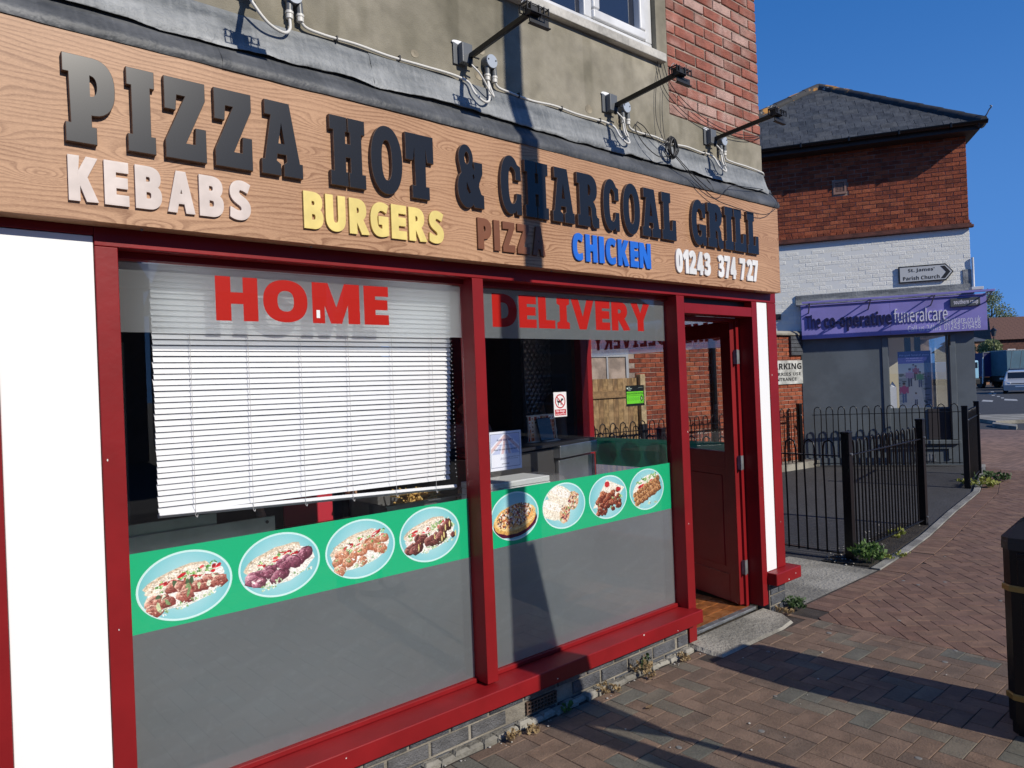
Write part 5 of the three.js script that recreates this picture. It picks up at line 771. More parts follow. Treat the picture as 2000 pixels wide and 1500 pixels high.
  C('shopfront', [bx(-2.1, -0.72, 0.12, 2.34, -0.012, 0.05, 0.004), bx(-2.1, -0.72, -0.1, 0.12, -0.012, 0.065, 0.004), bx(-0.72, 0.42, -0.1, 0.36, -0.3, 0.055), bx(-0.72, 0.42, 0.44, 0.98, -0.12, -0.02), bx(-0.72, 0.42, 2.29, 2.34, -0.3, 0.05), bx(0.42, 0.725, -0.1, 2.34, -0.3, 0.05, 0.004)], gm, 'grey painted shopfront under the purple sign');
  C('shopfront_trim', [bx(-0.735, -0.64, 0.44, 2.29, -0.12, 0.07, 0.004), bx(0.355, 0.43, 0.44, 2.29, -0.12, 0.07, 0.004), bx(0.335, 0.354, 0.44, 2.1, -0.1, 0.08, 0.003)], gm2);
  C('sill', [bx(-0.75, 0.45, 0.365, 0.43, -0.1, 0.13, 0.006), bx(-0.7, 0.32, 0.28, 0.3, 0.05, 0.09), bx(0.26, 0.32, 0.1, 0.3, 0.056, 0.088)], gm2);
  const fv = [bx(-0.28, 0.06, 0.06, 0.19, 0.055, 0.062)]; for (let i = 0; i < 7; i++) fv.push(bx(-0.27 + i * 0.048, -0.25 + i * 0.048, 0.06, 0.19, 0.062, 0.07)); C('floor_vent', fv, m.galv);
  C('dark_notice', [bx(-0.02, 0.33, 0.44, 0.985, -0.019, 0.005)], M([0.03, 0.025, 0.03], { rough: 0.7 }));
  const sw = new THREE.Group(); sw.name = 'office_window'; coop.add(sw);
  mesh('pane', [bx(-0.64, 0.34, 0.98, 2.29, -0.07, -0.064)], m.glass, sw); mesh('pane', [bx(0.6, 0.606, 0.45, 2.35, -3.6, -0.3)], m.glass, sw); mesh('frame', [bx(-0.64, 0.335, 0.982, 1.01, -0.1, -0.03, 0.003), bx(-0.639, -0.615, 1.01, 2.29, -0.1, -0.03), bx(0.31, 0.334, 1.01, 2.29, -0.1, -0.03)], gm2, sw);
  C('office_floor', [bx(-4.2, 0.43, 0.2, 0.3, -5, -0.3)], m.brownWood); C('office_wall', [bx(-1.9, -1.85, 0.3, 2.45, -4, -0.3), bx(-1.85, 0.43, 0.3, 2.45, -3.3, -3.25)], M([0.72, 0.69, 0.54], { rough: 0.9 }));
  C('office_ceiling', [bx(-4.2, 0.43, 2.42, 2.47, -5, -0.3)], M([0.8, 0.78, 0.62], { rough: 0.9 }));
  C('office_column', [bx(-0.1, 0.0, 0.3, 2.42, -1.6, -1.5), bx(0.2, 0.3, 0.3, 2.42, -2.3, -2.2)], m.dark); C('office_door', [bx(-1.2, -0.6, 0.3, 2.1, -3.24, -3.2)], m.brownWood);
  C('box_flashing', [bx(-2.16, 0.73, 3.06, 3.17, 0.001, 0.03, 0.006), bx(-2.16, 0.73, 2.975, 2.995, 0.03, 0.17, 0.004), bx(0.6, 0.735, 3.1, 3.42, 0.002, 0.02, 0.004)], m.lead);
  C('flashing_apron', [bx(-2.16, 0.73, -0.004, 0.004, 0, 0.17, 0.002)].map((g) => g.rotateX(0.58).translate(0, 3.08, 0.025)), m.lead);
  C('white_pipe', [bar([0.755, 3.08, 0.03], [0.755, 3.62, 0.03], 0.02), bx(0.66, 0.84, 3.03, 3.08, 0.1, 0.3, 0.004)], m.upvc);
}
{ // purple sign
  const s = coGroup('office_sign', 'purple fascia sign of the funeral office with raised dark and white letters', 'sign'); for (const q of [s]) q.translateZ(-0.145);
  const pur = M([0.3, 0.27, 0.68], { rough: 0.5, map: tSoft, ms: 1.4 }), navy = M([0.015, 0.012, 0.06], { rough: 0.4 }), wht = M([0.75, 0.75, 0.85], { rough: 0.4 });
  mesh('board', [bx(-2.08, -0.6, 2.335, 2.945, 0.205, 0.32, 0.003), bx(-0.598, 0.905, 2.335, 2.945, 0.205, 0.32, 0.003), bx(-2.085, 0.91, 2.945, 2.965, 0.2, 0.345, 0.003)], pur, s);
  const ln = (txt, x0, x1, yb, size, f, fat, mt, z, dep) => { // each letter its own piece
    let adv = 0; const ad = [...txt].map((c) => { const a = f.data.glyphs[c].ha / f.data.resolution; const o = adv; adv += a; return o; }), k = (x1 - x0) / adv;
    [...txt].forEach((c, i) => { if (c === ' ') return; const sh = f.generateShapes(c, 1); const out = sh.map((q) => { const e = q.extractPoints(5), sc = (p) => new THREE.Vector2(p.x * k, p.y * size); const n2 = new THREE.Shape(e.shape.map(sc)); n2.holes = e.holes.map((hh) => new THREE.Path(hh.map(sc))); return n2; }); mesh('letter', [new THREE.ExtrudeGeometry(out, { depth: dep, bevelEnabled: fat > 0, bevelSize: fat, bevelThickness: 0.001, bevelSegments: 1 }).translate(x0 + ad[i] * k, yb, z)], mt, s); });
  };
  ln('The', -2.01, -1.74, 2.532, 0.235, font.reg, 0, navy, 0.322, 0.022); ln('co-operative', -1.7, -0.57, 2.532, 0.225, font.bold, 0.002, navy, 0.322, 0.022); ln('funeralcare', -0.545, 0.31, 2.545, 0.235, font.reg, 0, wht, 0.322, 0.022);
  ln('funeralcare.co.uk', 0.14, 0.805, 2.478, 0.105, font.reg, 0, wht, 0.3202, 0.001); ln('Call us 24hrs', -0.33, 0.2, 2.372, 0.105, font.reg, 0, wht, 0.3202, 0.001); ln('01243 376458', 0.245, 0.805, 2.372, 0.105, font.reg, 0, wht, 0.3202, 0.001);
  mesh('plaque', [bx(0.35, 0.8, 2.765, 2.91, 0.325, 0.36, 0.002)], M([0.1, 0.11, 0.115], { rough: 0.4 }), s); ln('southern coop', 0.395, 0.77, 2.805, 0.07, font.bold, 0, wht, 0.361, 0.002);
  const l = coGroup('sign_light', 'slim lamp trough on arms along the top of the purple sign', 'lamp');
  mesh('trough', [flatbar([-2.08, 2.98, 0.55], [0.93, 2.98, 0.55], 0.05, 0.035)], pur, l); for (const x of [-1.95, -0.95, 0.05, 0.9]) mesh('arm', [bar([x, 2.972, 0.17], [x, 2.98, 0.54], 0.012), bar([x, 2.82, 0.175], [x, 2.97, 0.53], 0.012)], m.darkGreyPlastic, l);
}
{
  const s = coGroup('church_sign', 'white arrow sign with black edge on the painted wall', 'sign');
  const outline = (e) => new THREE.Shape([[-0.4 - e, 3.27 - e], [0.33 + e * 0.4, 3.27 - e], [0.44 + e, 3.405], [0.33 + e * 0.4, 3.54 + e], [-0.4 - e, 3.54 + e]].map(([x, y]) => new THREE.Vector2(x, y)));
  mesh('plate', [new THREE.ExtrudeGeometry(outline(0.012), { depth: 0.02, bevelEnabled: true, bevelSize: 0.003, bevelThickness: 0.003, bevelSegments: 1 }).translate(0, 0, 0.02)], m.black, s); mesh('face', [new THREE.ExtrudeGeometry(outline(-0.008), { depth: 0.002, bevelEnabled: false }).translate(0, 0, 0.0435)], M([0.55, 0.57, 0.57], { rough: 0.5 }), s);
  const T = (t, x, y, w, h) => mesh('lettering', [textLine(t, w, h, 0.0015, font.bold, 0).translate(x, y, 0.046)], m.black, s);
  T("St. James'", -0.26, 3.428, 0.42, 0.075); T('Parish Church', -0.345, 3.3, 0.58, 0.068); mesh('chevron', [new THREE.ExtrudeGeometry(new THREE.Shape([[0.25, 3.295], [0.32, 3.295], [0.405, 3.405], [0.32, 3.515], [0.25, 3.515], [0.335, 3.405]].map(([x, y]) => new THREE.Vector2(x, y))), { depth: 0.0015, bevelEnabled: false }).translate(0, 0, 0.046)], m.black, s);
  const po = coGroup('window_poster', 'poster of a family walking on a beach under a purple heading in the office window', 'poster');
  mesh('poster_print', new THREE.PlaneGeometry(0.53, 1.03).translate(-0.2, 1.515, -0.075), print(canvasTex(320, 620, (x, W, H) => {
    const r = rng(14); let g = x.createLinearGradient(0, 130, 0, H); g.addColorStop(0, '#b9c6d2'); g.addColorStop(0.3, '#d5dde2'); g.addColorStop(0.34, '#9fb2bd'); g.addColorStop(1, '#c9cfd0'); x.fillStyle = g; x.fillRect(0, 0, W, H); x.fillStyle = '#41418f'; x.fillRect(0, 0, W, 132);
    for (let i = 0; i < 60; i++) { x.fillStyle = ['#4d5b5c', '#6d7b78', '#8a979a'][i % 3]; x.beginPath(); x.ellipse(r() * W, 250 + r() * 330, 10 + r() * 28, 4 + r() * 7, 0, 0, 7); x.fill(); } x.fillStyle = '#d6dadb'; x.beginPath(); x.moveTo(150, 200); x.lineTo(190, 200); x.lineTo(250, H); x.lineTo(40, H); x.fill();
    const fig = (cx, fy, h, top, leg, hair) => { x.fillStyle = leg; x.fillRect(cx - h * 0.09, fy - h * 0.48, h * 0.08, h * 0.48); x.fillRect(cx + h * 0.02, fy - h * 0.48, h * 0.08, h * 0.46); x.fillStyle = top; x.beginPath(); x.ellipse(cx, fy - h * 0.65, h * 0.135, h * 0.21, 0, 0, 7); x.fill(); x.fillRect(cx - h * 0.2, fy - h * 0.8, h * 0.07, h * 0.33); x.fillRect(cx + h * 0.13, fy - h * 0.8, h * 0.07, h * 0.33); x.fillStyle = '#c79a83'; x.beginPath(); x.ellipse(cx, fy - h * 0.92, h * 0.06, h * 0.075, 0, 0, 7); x.fill(); x.fillStyle = hair; x.beginPath(); x.ellipse(cx, fy - h * 0.955, h * 0.068, h * 0.055, 0, 0, 7); x.fill(); };
    fig(150, 300, 160, '#a9b6c9', '#4a5a74', '#2c2320'); fig(172, 320, 165, '#a23a4a', '#2c2f3d', '#2a1a14'); fig(112, 385, 200, '#b9a0c9', '#2c3350', '#241b18'); fig(210, 395, 175, '#4f9a6c', '#39507a', '#2a1a12'); fig(52, 560, 220, '#c4477e', '#4a6597', '#2b1b14'); fig(165, 590, 140, '#d2d8dd', '#2f3c57', '#201815');
    x.fillStyle = 'rgba(30,45,80,.42)'; x.fillRect(0, 132, W, H); x.fillStyle = '#b9b6e6'; x.font = 'bold 27px sans-serif'; x.textAlign = 'center'; x.fillText('Pre-paid funeral plans', W / 2, 52); x.font = '18px sans-serif'; x.fillText('Plan ahead with one', W / 2, 84); x.fillText('of our funeral plans', W / 2, 108); })), po);
  const wb = coGroup('white_box', 'white box with a pointed top standing in the office window', 'box'); mesh('body', [bx(-0.61, -0.5, 1.01, 1.4, -0.22, -0.09, 0.003), new THREE.CylinderGeometry(0.005, 0.08, 0.09, 4).rotateY(Math.PI / 4).scale(0.9, 1, 1).translate(-0.555, 1.445, -0.155)], m.white, wb);
}
let YR;
{ // boundary wall of the yard, turned more to the sun than the building it runs up to
  const A = 7.25 * D2R, Q = [CO[0] - 2.1 * Math.cos(TH) - 0.03 * Math.sin(TH), 0, CO[2] - 2.1 * Math.sin(TH) + 0.03 * Math.cos(TH)];
  const yg = (name, label, cat) => thing(name, label, cat, null, Q, -A);
  const w = yg('yard_wall', 'brick yard wall with sloping coping running up to the grey shopfront', 'wall'), r = rng(555);
  mesh('core', [bx(-6.5, 0.12, -0.1, 2.42, -0.3, -0.01)], m.mortarRed, w);
  mesh('coping', [prism([[-6.5, -0.34], [0.1, -0.34], [0.1, 0.06], [-6.5, 0.06]], 2.42, 2.5, 0.05)], m.concrete, w);
  const gF = [0, 1, 2, 3].map((k) => uvm(brickGeo(0.214, 0.064, 0.03, 0.003), k * 0.7)), gH = uvm(brickGeo(0.102, 0.064, 0.03, 0.003), 0.4), rest = [[], [], [], [], []]; let n = 0;
  for (let c = 0, y = 0.11; y < 2.36; c++, y += 0.0745) { let x = 0.0; if (c % 2) x -= 0.112; const row = [[x - 0.214, 1]]; if (c % 2) row.push([-0.102, 0]); while (x > -6.3) { x -= 0.224; row.push([x - 0.214, 1]); }
    for (const [bx0, f] of row) { if (bx0 < -4.4 && bx0 > -5.3 && y > 1.15 && y < 2.15) continue; const k = Math.floor(r() * 5), g = f ? gF[Math.floor(r() * 4)] : gH, z = (r() - 0.5) * 0.005; if (n < 300 && (bx0 > -0.95 || (bx0 < -2 && bx0 > -4.5 && y > 1.1 && y < 2.2))) { n++; const q = mesh('brick', g, bkCoop[k], w); q.position.set(bx0, y, z); } else rest[k].push(g.clone().translate(bx0, y, z)); } }
  rest.forEach((gs, k) => { mesh('brickwork', mergeGeometries(gs), bkCoop[k], w).userData.kind = 'stuff'; });
  mesh('plinth', [bx(-1.6, 0.0, -0.06, 0.1, -0.01, 0.3, 0.01)], m.concrete, w);
  mesh('pier', [0, 1, 2, 3, 4].map((i) => bx(-0.36, -0.01, 2.05 + i * 0.072, 2.115 + i * 0.072, 0, 0.05, 0.004)), bkBlue[2], w);
  mesh('drainpipe', [bar([-2.5, 0.1, 0.05], [-2.5, 2.4, 0.05], 0.045, 12), bx(-2.56, -2.44, 1.85, 1.89, 0, 0.06)], m.blackMetal, w);
  const rw = mesh('window', [bx(-5.25, -4.39, 2.07, 2.13, -0.05, 0.01), bx(-5.25, -4.39, 1.17, 1.23, -0.05, 0.03), bx(-4.44, -4.391, 1.23, 2.07, -0.05, 0.01), bx(-5.249, -5.2, 1.23, 2.07, -0.05, 0.01), bx(-4.83, -4.8, 1.23, 2.07, -0.05, 0.005)], M([0.35, 0.37, 0.4], { rough: 0.5 }), w); mesh('pane', [bx(-5.2, -4.44, 1.23, 2.07, -0.04, -0.03)], new THREE.MeshPhysicalMaterial({ color: new THREE.Color(0.04, 0.05, 0.06), roughness: 0.06, ior: 1.6 }), rw);
  const p = yg('parking_sign', 'old white enamel parking sign half hidden behind the shop corner', 'sign');
  mesh('plate', [bx(-1.06, -0.012, 1.52, 1.955, 0.012, 0.027, 0.003)], M([0.62, 0.63, 0.6], { rough: 0.5, map: tConc, ms: 0.5 }), p); const L = (t, x, y, ww, h, fat) => mesh('lettering', [textLine(t, ww, h, 0.0015, font.bold, fat).translate(x, y, 0.0275)], m.black, p);
  L('PARKING', -1.0, 1.79, 0.955, 0.115, 0.003); L('LORRIES USE', -0.94, 1.675, 0.87, 0.06, 0.001); L('ENTRANCE', -0.87, 1.58, 0.66, 0.06, 0.001);
  const gt = yg('timber_gate', 'tall timber board gate with a pale post, seen through the side window', 'gate');
  const tm = [[0.42, 0.27, 0.12], [0.36, 0.22, 0.1], [0.47, 0.31, 0.15]].map((c, i) => M(c, { rough: 0.85, map: tMott, ms: 0.2 + 0.1 * i })); for (let i = 0; i < 10; i++) mesh('board', [bx(-5.28 + i * 0.098, -5.185 + i * 0.098, 0.08, 1.74, 0.06, 0.08, 0.003)], tm[(i * 2) % 3], gt); mesh('rail', [bx(-5.28, -4.3, 1.45, 1.56, 0.081, 0.11, 0.003)], tm[1], gt); mesh('rail', [bx(-5.28, -4.3, 0.35, 0.47, 0.081, 0.11, 0.003)], tm[1], gt);
  mesh('post', [bx(-4.29, -4.18, 1.02, 1.79, 0.05, 0.15, 0.012)], M([0.55, 0.42, 0.24], { rough: 0.8, map: tMott, ms: 0.3 }), gt); mesh('post_shoe', [bx(-4.295, -4.175, -0.02, 1.02, 0.045, 0.155, 0.004)], m.black, gt);
  const D = [Math.cos(A), Math.sin(A)], N = [-Math.sin(A), Math.cos(A)]; YR = [[Q[0] + D[0] * -6 + N[0] * 0.2, Q[2] + D[1] * -6 + N[1] * 0.2], [Q[0] + D[0] * -0.42 + N[0] * 0.2, Q[2] + D[1] * -0.42 + N[1] * 0.2]];
}
// ---------------------------------------------------------------- hooped railings
function railing(label, a, b, opt = {}) {
  const [ax, az] = a, [cx, cz] = b, L = Math.hypot(cx - ax, cz - az), t = thing('hooped_railing', label, 'railing', null, [ax, opt.y || -0.012, az], -Math.atan2(cz - az, cx - ax));
  const pitch = opt.pitch || 0.165, hw = pitch / 4 + 0.002, r0 = 0.0085;
  const post = (x) => { mesh('post', [bx(x - 0.037, x + 0.037, -0.05, 1.15, -0.037, 0.037, 0.004), bx(x - 0.042, x + 0.042, 1.15, 1.17, -0.042, 0.042, 0.005)], m.blackMetal, t); mesh('bolt', [cyl(0.013, 0.011, 0.012, 10).rotateX(Math.PI / 2).translate(x, 0.965, 0.037), cyl(0.011, 0.009, 0.01, 10).rotateX(Math.PI / 2).translate(x, 0.1, 0.037)], m.galv, t); };
  const posts = opt.posts || [0, L]; posts.forEach(post); const x0 = opt.start ?? 0.05, x1 = opt.end ?? L - 0.05;
  mesh('rail', [bx(x0 - 0.02, x1 + 0.02, 0.945, 0.957, -0.02, 0.02, 0.003), bx(x0 - 0.02, x1 + 0.02, 0.06, 0.072, -0.02, 0.02, 0.003)], m.blackMetal, t);
  const hoop = [[-hw, 0.05, 0], [-hw, 0.5, 0], [-hw, 1.04, 0], [-hw * 0.75, 1.075, 0], [0, 1.095, 0], [hw * 0.75, 1.075, 0], [hw, 1.04, 0], [hw, 0.5, 0], [hw, 0.05, 0]], g = uvm(tube(hoop, r0, 44, 7));
  for (let x = x0 + hw + 0.02; x < x1 - hw; x += pitch) { const h = mesh('hoop', g, m.blackMetal, t); h.position.x = x; }
}
railing('black hooped railing along the curved kerb, between the two near posts', [6.66, -0.25], [8.62, -0.33]);
railing('black hooped railing from the near post toward the rear, beside the shop', [6.62, -0.3], [6.62, -4.2], { pitch: 0.187, posts: [2.0, 3.9], start: 0.03 });
railing('black hooped railing leaning beside the grey corner of the far building', [11.66, -0.83], [13.24, -1.15]);
{ const u = [Math.cos(TH), Math.sin(TH)], n = [-Math.sin(TH), Math.cos(TH)], p = (s, o) => [CO[0] + u[0] * s + n[0] * o, CO[2] + u[1] * s + n[1] * o]; railing('black hooped railing standing close to the grey shopfront', p(-1.95, 0.36), p(0.45, 0.3), { pitch: 0.2, posts: [], start: 0.0 }); }
railing('black hooped railing along the brick yard wall with the parking sign', YR[0], YR[1], { pitch: 0.2, posts: [5.58], start: 0, end: 5.55 });
// ---------------------------------------------------------------- litter bin
{
  const b = thing('litter_bin', 'black square litter bin with gold bands at the right edge of the photo', 'bin', null, [4.145, 0, 1.93]);
  const oct = (h, c) => [[-h + c, -h], [h - c, -h], [h, -h + c], [h, h - c], [h - c, h], [-h + c, h], [-h, h - c], [-h, -h + c]];
  mesh('body', [prism(oct(0.225, 0.033), 0.0, 0.06, 0.004), prism(oct(0.235, 0.035), 0.06, 0.86, 0.004)], m.blackMetal, b);
  mesh('lid', [prism(oct(0.24, 0.036), 0.855, 0.9, 0.008), prism(oct(0.239, 0.036), 0.89, 0.99, 0.08)], M([0.014, 0.014, 0.016], { rough: 0.45, bump: tFine, bs: 0.1, bh: 0.001 }), b);
  for (const s of [-1, 1]) { mesh('panel', [bx(s > 0 ? 0.235 : -0.243, s > 0 ? 0.243 : -0.235, 0.24, 0.62, -0.16, 0.16, 0.003), bx(s > 0 ? 0.235 : -0.245, s > 0 ? 0.245 : -0.235, 0.82, 0.845, -0.17, 0.17, 0.003), bx(s > 0 ? 0.235 : -0.245, s > 0 ? 0.245 : -0.235, 0.7, 0.82, -0.17, -0.14, 0.003), bx(s > 0 ? 0.235 : -0.245, s > 0 ? 0.245 : -0.235, 0.7, 0.82, 0.14, 0.17, 0.003)], m.blackMetal, b); mesh('slot', [bx(s > 0 ? 0.2355 : -0.2375, s > 0 ? 0.2375 : -0.2355, 0.72, 0.815, -0.135, 0.135)], m.black, b); }
  const gold = M([0.32, 0.22, 0.07], { rough: 0.4, metal: 0.6 }); for (const y of [0.665, 0.165]) mesh('gold_band', [prism(oct(0.243, 0.037), y, y + 0.028, 0.004)], gold, b);
}
// ---------------------------------------------------------------- street furniture behind the camera whose shadows fall on the shop
{
  const p = thing('street_lamp', 'tall grey lamp column whose shadow crosses the sign and window', 'street lamp', null, [2.88, 0, 2.5]); mesh('column', [bar([0, 0, 0], [0, 7.2, 0], 0.07, 20, 0.06)], m.galv, p); mesh('base', [cyl(0.075, 0.068, 1.0, 20)], m.galv, p); mesh('bracket', [tube([[0, 7.2, 0], [0.1, 7.5, 0.2], [0.3, 7.6, 0.9]], 0.03, 24)], m.galv, p); mesh('lamp_head', [bx(0.22, 0.42, 7.55, 7.65, 0.8, 1.4, 0.03)], m.darkGreyPlastic, p);
  const q = thing('folded_parasol', 'folded parasol on a thin pole whose shadow falls at the foot of the wall', 'parasol', null, [3.215, 0, 2.5]); q.rotation.z = 0.1; mesh('pole', [bar([0, 0, 0], [0, 2.5, 0], 0.022, 12)], m.galv, q); mesh('canopy', [new THREE.LatheGeometry([[0.025, 2.5], [0.06, 2.25], [0.115, 1.85], [0.16, 1.56], [0.09, 1.36], [0.03, 1.22]].map(([x, y]) => new THREE.Vector2(x, y)), 20)], M([0.03, 0.08, 0.05], { rough: 0.9, side: THREE.DoubleSide }), q); mesh('foot', [cyl(0.2, 0.17, 0.06, 20)], m.concrete, q);
  const bm = M([0.3, 0.14, 0.09], { rough: 0.9, map: tMott, ms: 0.5 }), rm = M([0.14, 0.07, 0.05], { rough: 0.9, map: tMott, ms: 0.4 });
  [[-4, 'left'], [8, 'middle'], [20, 'right']].forEach(([x, w]) => { const h = thing('terraced_house', 'brick house across the street behind the camera, ' + w + ' of three', 'house', 'houses across the street', [x, -0.1, 20]); mesh('wall', [bx(0, 10, 0, 5, 0, 7)], bm, h); const g = new THREE.ExtrudeGeometry(new THREE.Shape([[-0.4, 0], [7.4, 0], [3.5, 2.4]].map(([a, b]) => new THREE.Vector2(a, b))), { depth: 10.4, bevelEnabled: false }).rotateY(Math.PI / 2).scale(1, 1, -1).translate(-0.2, 5, 0); g.index || 0; mesh('roof', [g.toNonIndexed ? (g.computeVertexNormals(), g) : g], rm, h); for (const [a, y] of [[1.5, 0.9], [6.5, 0.9], [1.5, 3.1], [6.5, 3.1]]) { const f = mesh('window', [bx(a, a + 1.8, y, y + 1.3, -0.03, 0.02)], m.darkGreyPlastic, h); mesh('glazing', [bx(a + 0.1, a + 1.7, y + 0.1, y + 1.2, -0.036, -0.031)], m.dark, f); } mesh('door', [bx(4.3, 5.3, 0, 2.1, -0.03, 0.02)], m.brownWood, h); });
}
// ---------------------------------------------------------------- plants
function leafGeo(n, fn, seed) { // n small folded leaves, fn(r) -> [position, size, up]
  const r = rng(seed), pos = [], a = V(), b = V(), c = V();
  for (let i = 0; i < n; i++) {
    const [p, s, up = 0.4] = fn(r, i), d = V(r() - 0.5, r() * 0.6 + up - 0.3, r() - 0.5).normalize(), e = V(r() - 0.5, r() - 0.5, r() - 0.5).cross(d).normalize();
    const q = V(...p), t = q.clone().addScaledVector(d, s), l = q.clone().addScaledVector(d, s * 0.5).addScaledVector(e, s * 0.32), k = q.clone().addScaledVector(d, s * 0.5).addScaledVector(e, -s * 0.32); l.y += s * 0.06; k.y += s * 0.06;
    pos.push(...q.toArray(), ...l.toArray(), ...t.toArray(), ...q.toArray(), ...t.toArray(), ...k.toArray());
  }
  const g = new THREE.BufferGeometry(); g.setAttribute('position', new THREE.BufferAttribute(new Float32Array(pos), 3)); g.computeVertexNormals(); return g;
}
const leafM = (c) => new THREE.MeshPhysicalMaterial({ color: new THREE.Color(...c), roughness: 0.75, transmission: 0.35, thickness: 0, side: THREE.DoubleSide });
const lm = { fresh: leafM([0.1, 0.2, 0.035]), green: leafM([0.055, 0.115, 0.025]), dry: leafM([0.42, 0.3, 0.14]), yellow: leafM([0.3, 0.33, 0.05]), tree: leafM([0.22, 0.27, 0.12]), bush: leafM([0.26, 0.3, 0.12]) };
let seedW = 900;
function weed(label, pos, n, R, h, mat, size) {
  const t = thing('weed', label, 'weed', null, pos), r = rng(seedW++), st = [];
  const stems = Array.from({ length: Math.max(4, Math.round(n / 16)) }, () => { const a = r() * 6.28, q = R * Math.sqrt(r()), k = h * (0.4 + 0.6 * r()) * (1 - 0.5 * q / R); const e = [Math.cos(a) * q * 1.1, k, Math.sin(a) * q * 1.1]; st.push(tube([[e[0] * 0.3, 0, e[2] * 0.3], [e[0] * 0.55, k * 0.6, e[2] * 0.55], e], 0.0012, 5, 4)); return e; });
  mesh('stems', st, mat === lm.dry ? lm.dry : lm.green, t);
  mesh('leaves', uvm(leafGeo(n, (q) => { const e = stems[Math.floor(q() * stems.length)], f = 0.35 + 0.65 * q(); return [[e[0] * (0.3 + 0.7 * f) + (q() - 0.5) * size, e[1] * f + (q() - 0.5) * size * 0.6, e[2] * (0.3 + 0.7 * f) + (q() - 0.5) * size], size * (0.6 + 0.7 * q())]; }, seedW * 3)), mat, t);
}
weed('leafy green weed growing at the foot of the near railing post', [6.63, 0, -0.08], 420, 0.15, 0.26, lm.fresh, 0.042);
weed('low yellowish weed spreading beside the leafy one on the kerb', [6.9, 0, 0.03], 160, 0.16, 0.07, lm.yellow, 0.028);
weed('low green weed beside the concrete step under the right sill', [5.02, 0, 0.09], 260, 0.12, 0.09, lm.green, 0.026);
weed('dry yellow weed against the brick foot right of the step', [4.86, 0, 0.1], 90, 0.09, 0.07, lm.dry, 0.024);
weed('tiny green seedling in the pole shadow at the wall', [2.66, 0, 0.075], 26, 0.035, 0.045, lm.fresh, 0.03);
weed('dry grass tuft left of the pole shadow at the foot of the wall', [2.25, 0, 0.09], 90, 0.045, 0.09, lm.dry, 0.022);
weed('small dry tuft on the paving left of the pole shadow', [2.38, 0, 0.115], 60, 0.04, 0.04, lm.dry, 0.022);
weed('dry grass tuft right of the pole shadow at the foot of the wall', [2.99, 0, 0.07], 130, 0.07, 0.06, lm.dry, 0.022);
weed('straggling dry weed under the right window, midway to the step', [3.28, 0, 0.08], 150, 0.08, 0.13, lm.dry, 0.02);
weed('dry weed at the wall just before the concrete step', [3.62, 0, 0.07], 110, 0.07, 0.05, lm.dry, 0.02);
weed('thin green grass standing at the wall under the right window', [3.33, 0, 0.045], 34, 0.04, 0.2, lm.green, 0.034);
weed('yellow green weed on the kerb by the railing of the far corner', [11.9, 0, -0.72], 240, 0.28, 0.12, lm.yellow, 0.05);
weed('green weed behind the yellow one at the far corner railing', [12.5, 0, -0.86], 240, 0.3, 0.18, lm.green, 0.055);
weed('small pale weed under the near railing', [7.85, 0, -0.33], 50, 0.1, 0.06, lm.yellow, 0.05);
{ const r = rng(50), gs = []; for (let i = 0; i < 70; i++) { const x = 1.6 + r() * 3.2, z = i < 45 ? 0.06 + r() * 0.06 : 0.1 + r() * 2.2, s = 0.003 + r() * 0.005; gs.push(new THREE.IcosahedronGeometry(s, 0).scale(1, 0.5, 1).translate(x, s * 0.4 + 0.002, z)); } for (let i = 0; i < 90; i++) { const x = 6.4 + r() * 2.2, s = 0.004 + r() * 0.008; gs.push(new THREE.IcosahedronGeometry(s, 0).scale(1, 0.6, 1).translate(x, 0.003, -0.12 - (x - 6.4) * 0.1 - r() * 0.4)); }
  { const q = rng(71), gum = []; for (let i = 0; i < 46; i++) { const x = 1.8 + q() * 6, z = 0.25 + q() * 2.3, s = 0.008 + q() * 0.012; gum.push(cyl(s, s * 0.8, 0.0025, 9).scale(1, 1, 0.7 + q() * 0.5).rotateY(q() * 3).translate(x, 0.0006, z)); } const gg = mesh('gum_spots', gum, M([0.17, 0.165, 0.155], { rough: 0.85 }), scene); gg.userData.kind = 'stuff'; tag(gg, 'flattened grey chewing gum spots scattered over the brick paving', 'gum'); }
  const o = mesh('grit', gs, M([0.42, 0.4, 0.36], { rough: 0.9 }), scene); o.userData.kind = 'stuff'; tag(o, 'small stones and grit scattered along the foot of the wall and railing', 'grit');
  const lf = thing('dead_leaf', 'curled brown dead leaf on the paving right of the pole shadow', 'leaf', null, [2.98, 0.006, 0.35]); const g = new THREE.PlaneGeometry(0.05, 0.028, 6, 3), p = g.attributes.position; for (let i = 0; i < p.count; i++) { p.setZ(i, 0.25 * Math.abs(p.getY(i)) + p.getX(i) ** 2 * 6); p.setY(i, p.getY(i) * (1 - (p.getX(i) / 0.027) ** 2 * 0.8)); } g.rotateX(-Math.PI / 2); g.computeVertexNormals(); mesh('blade', [g], M([0.16, 0.1, 0.05], { rough: 0.9, side: THREE.DoubleSide }), lf);
}
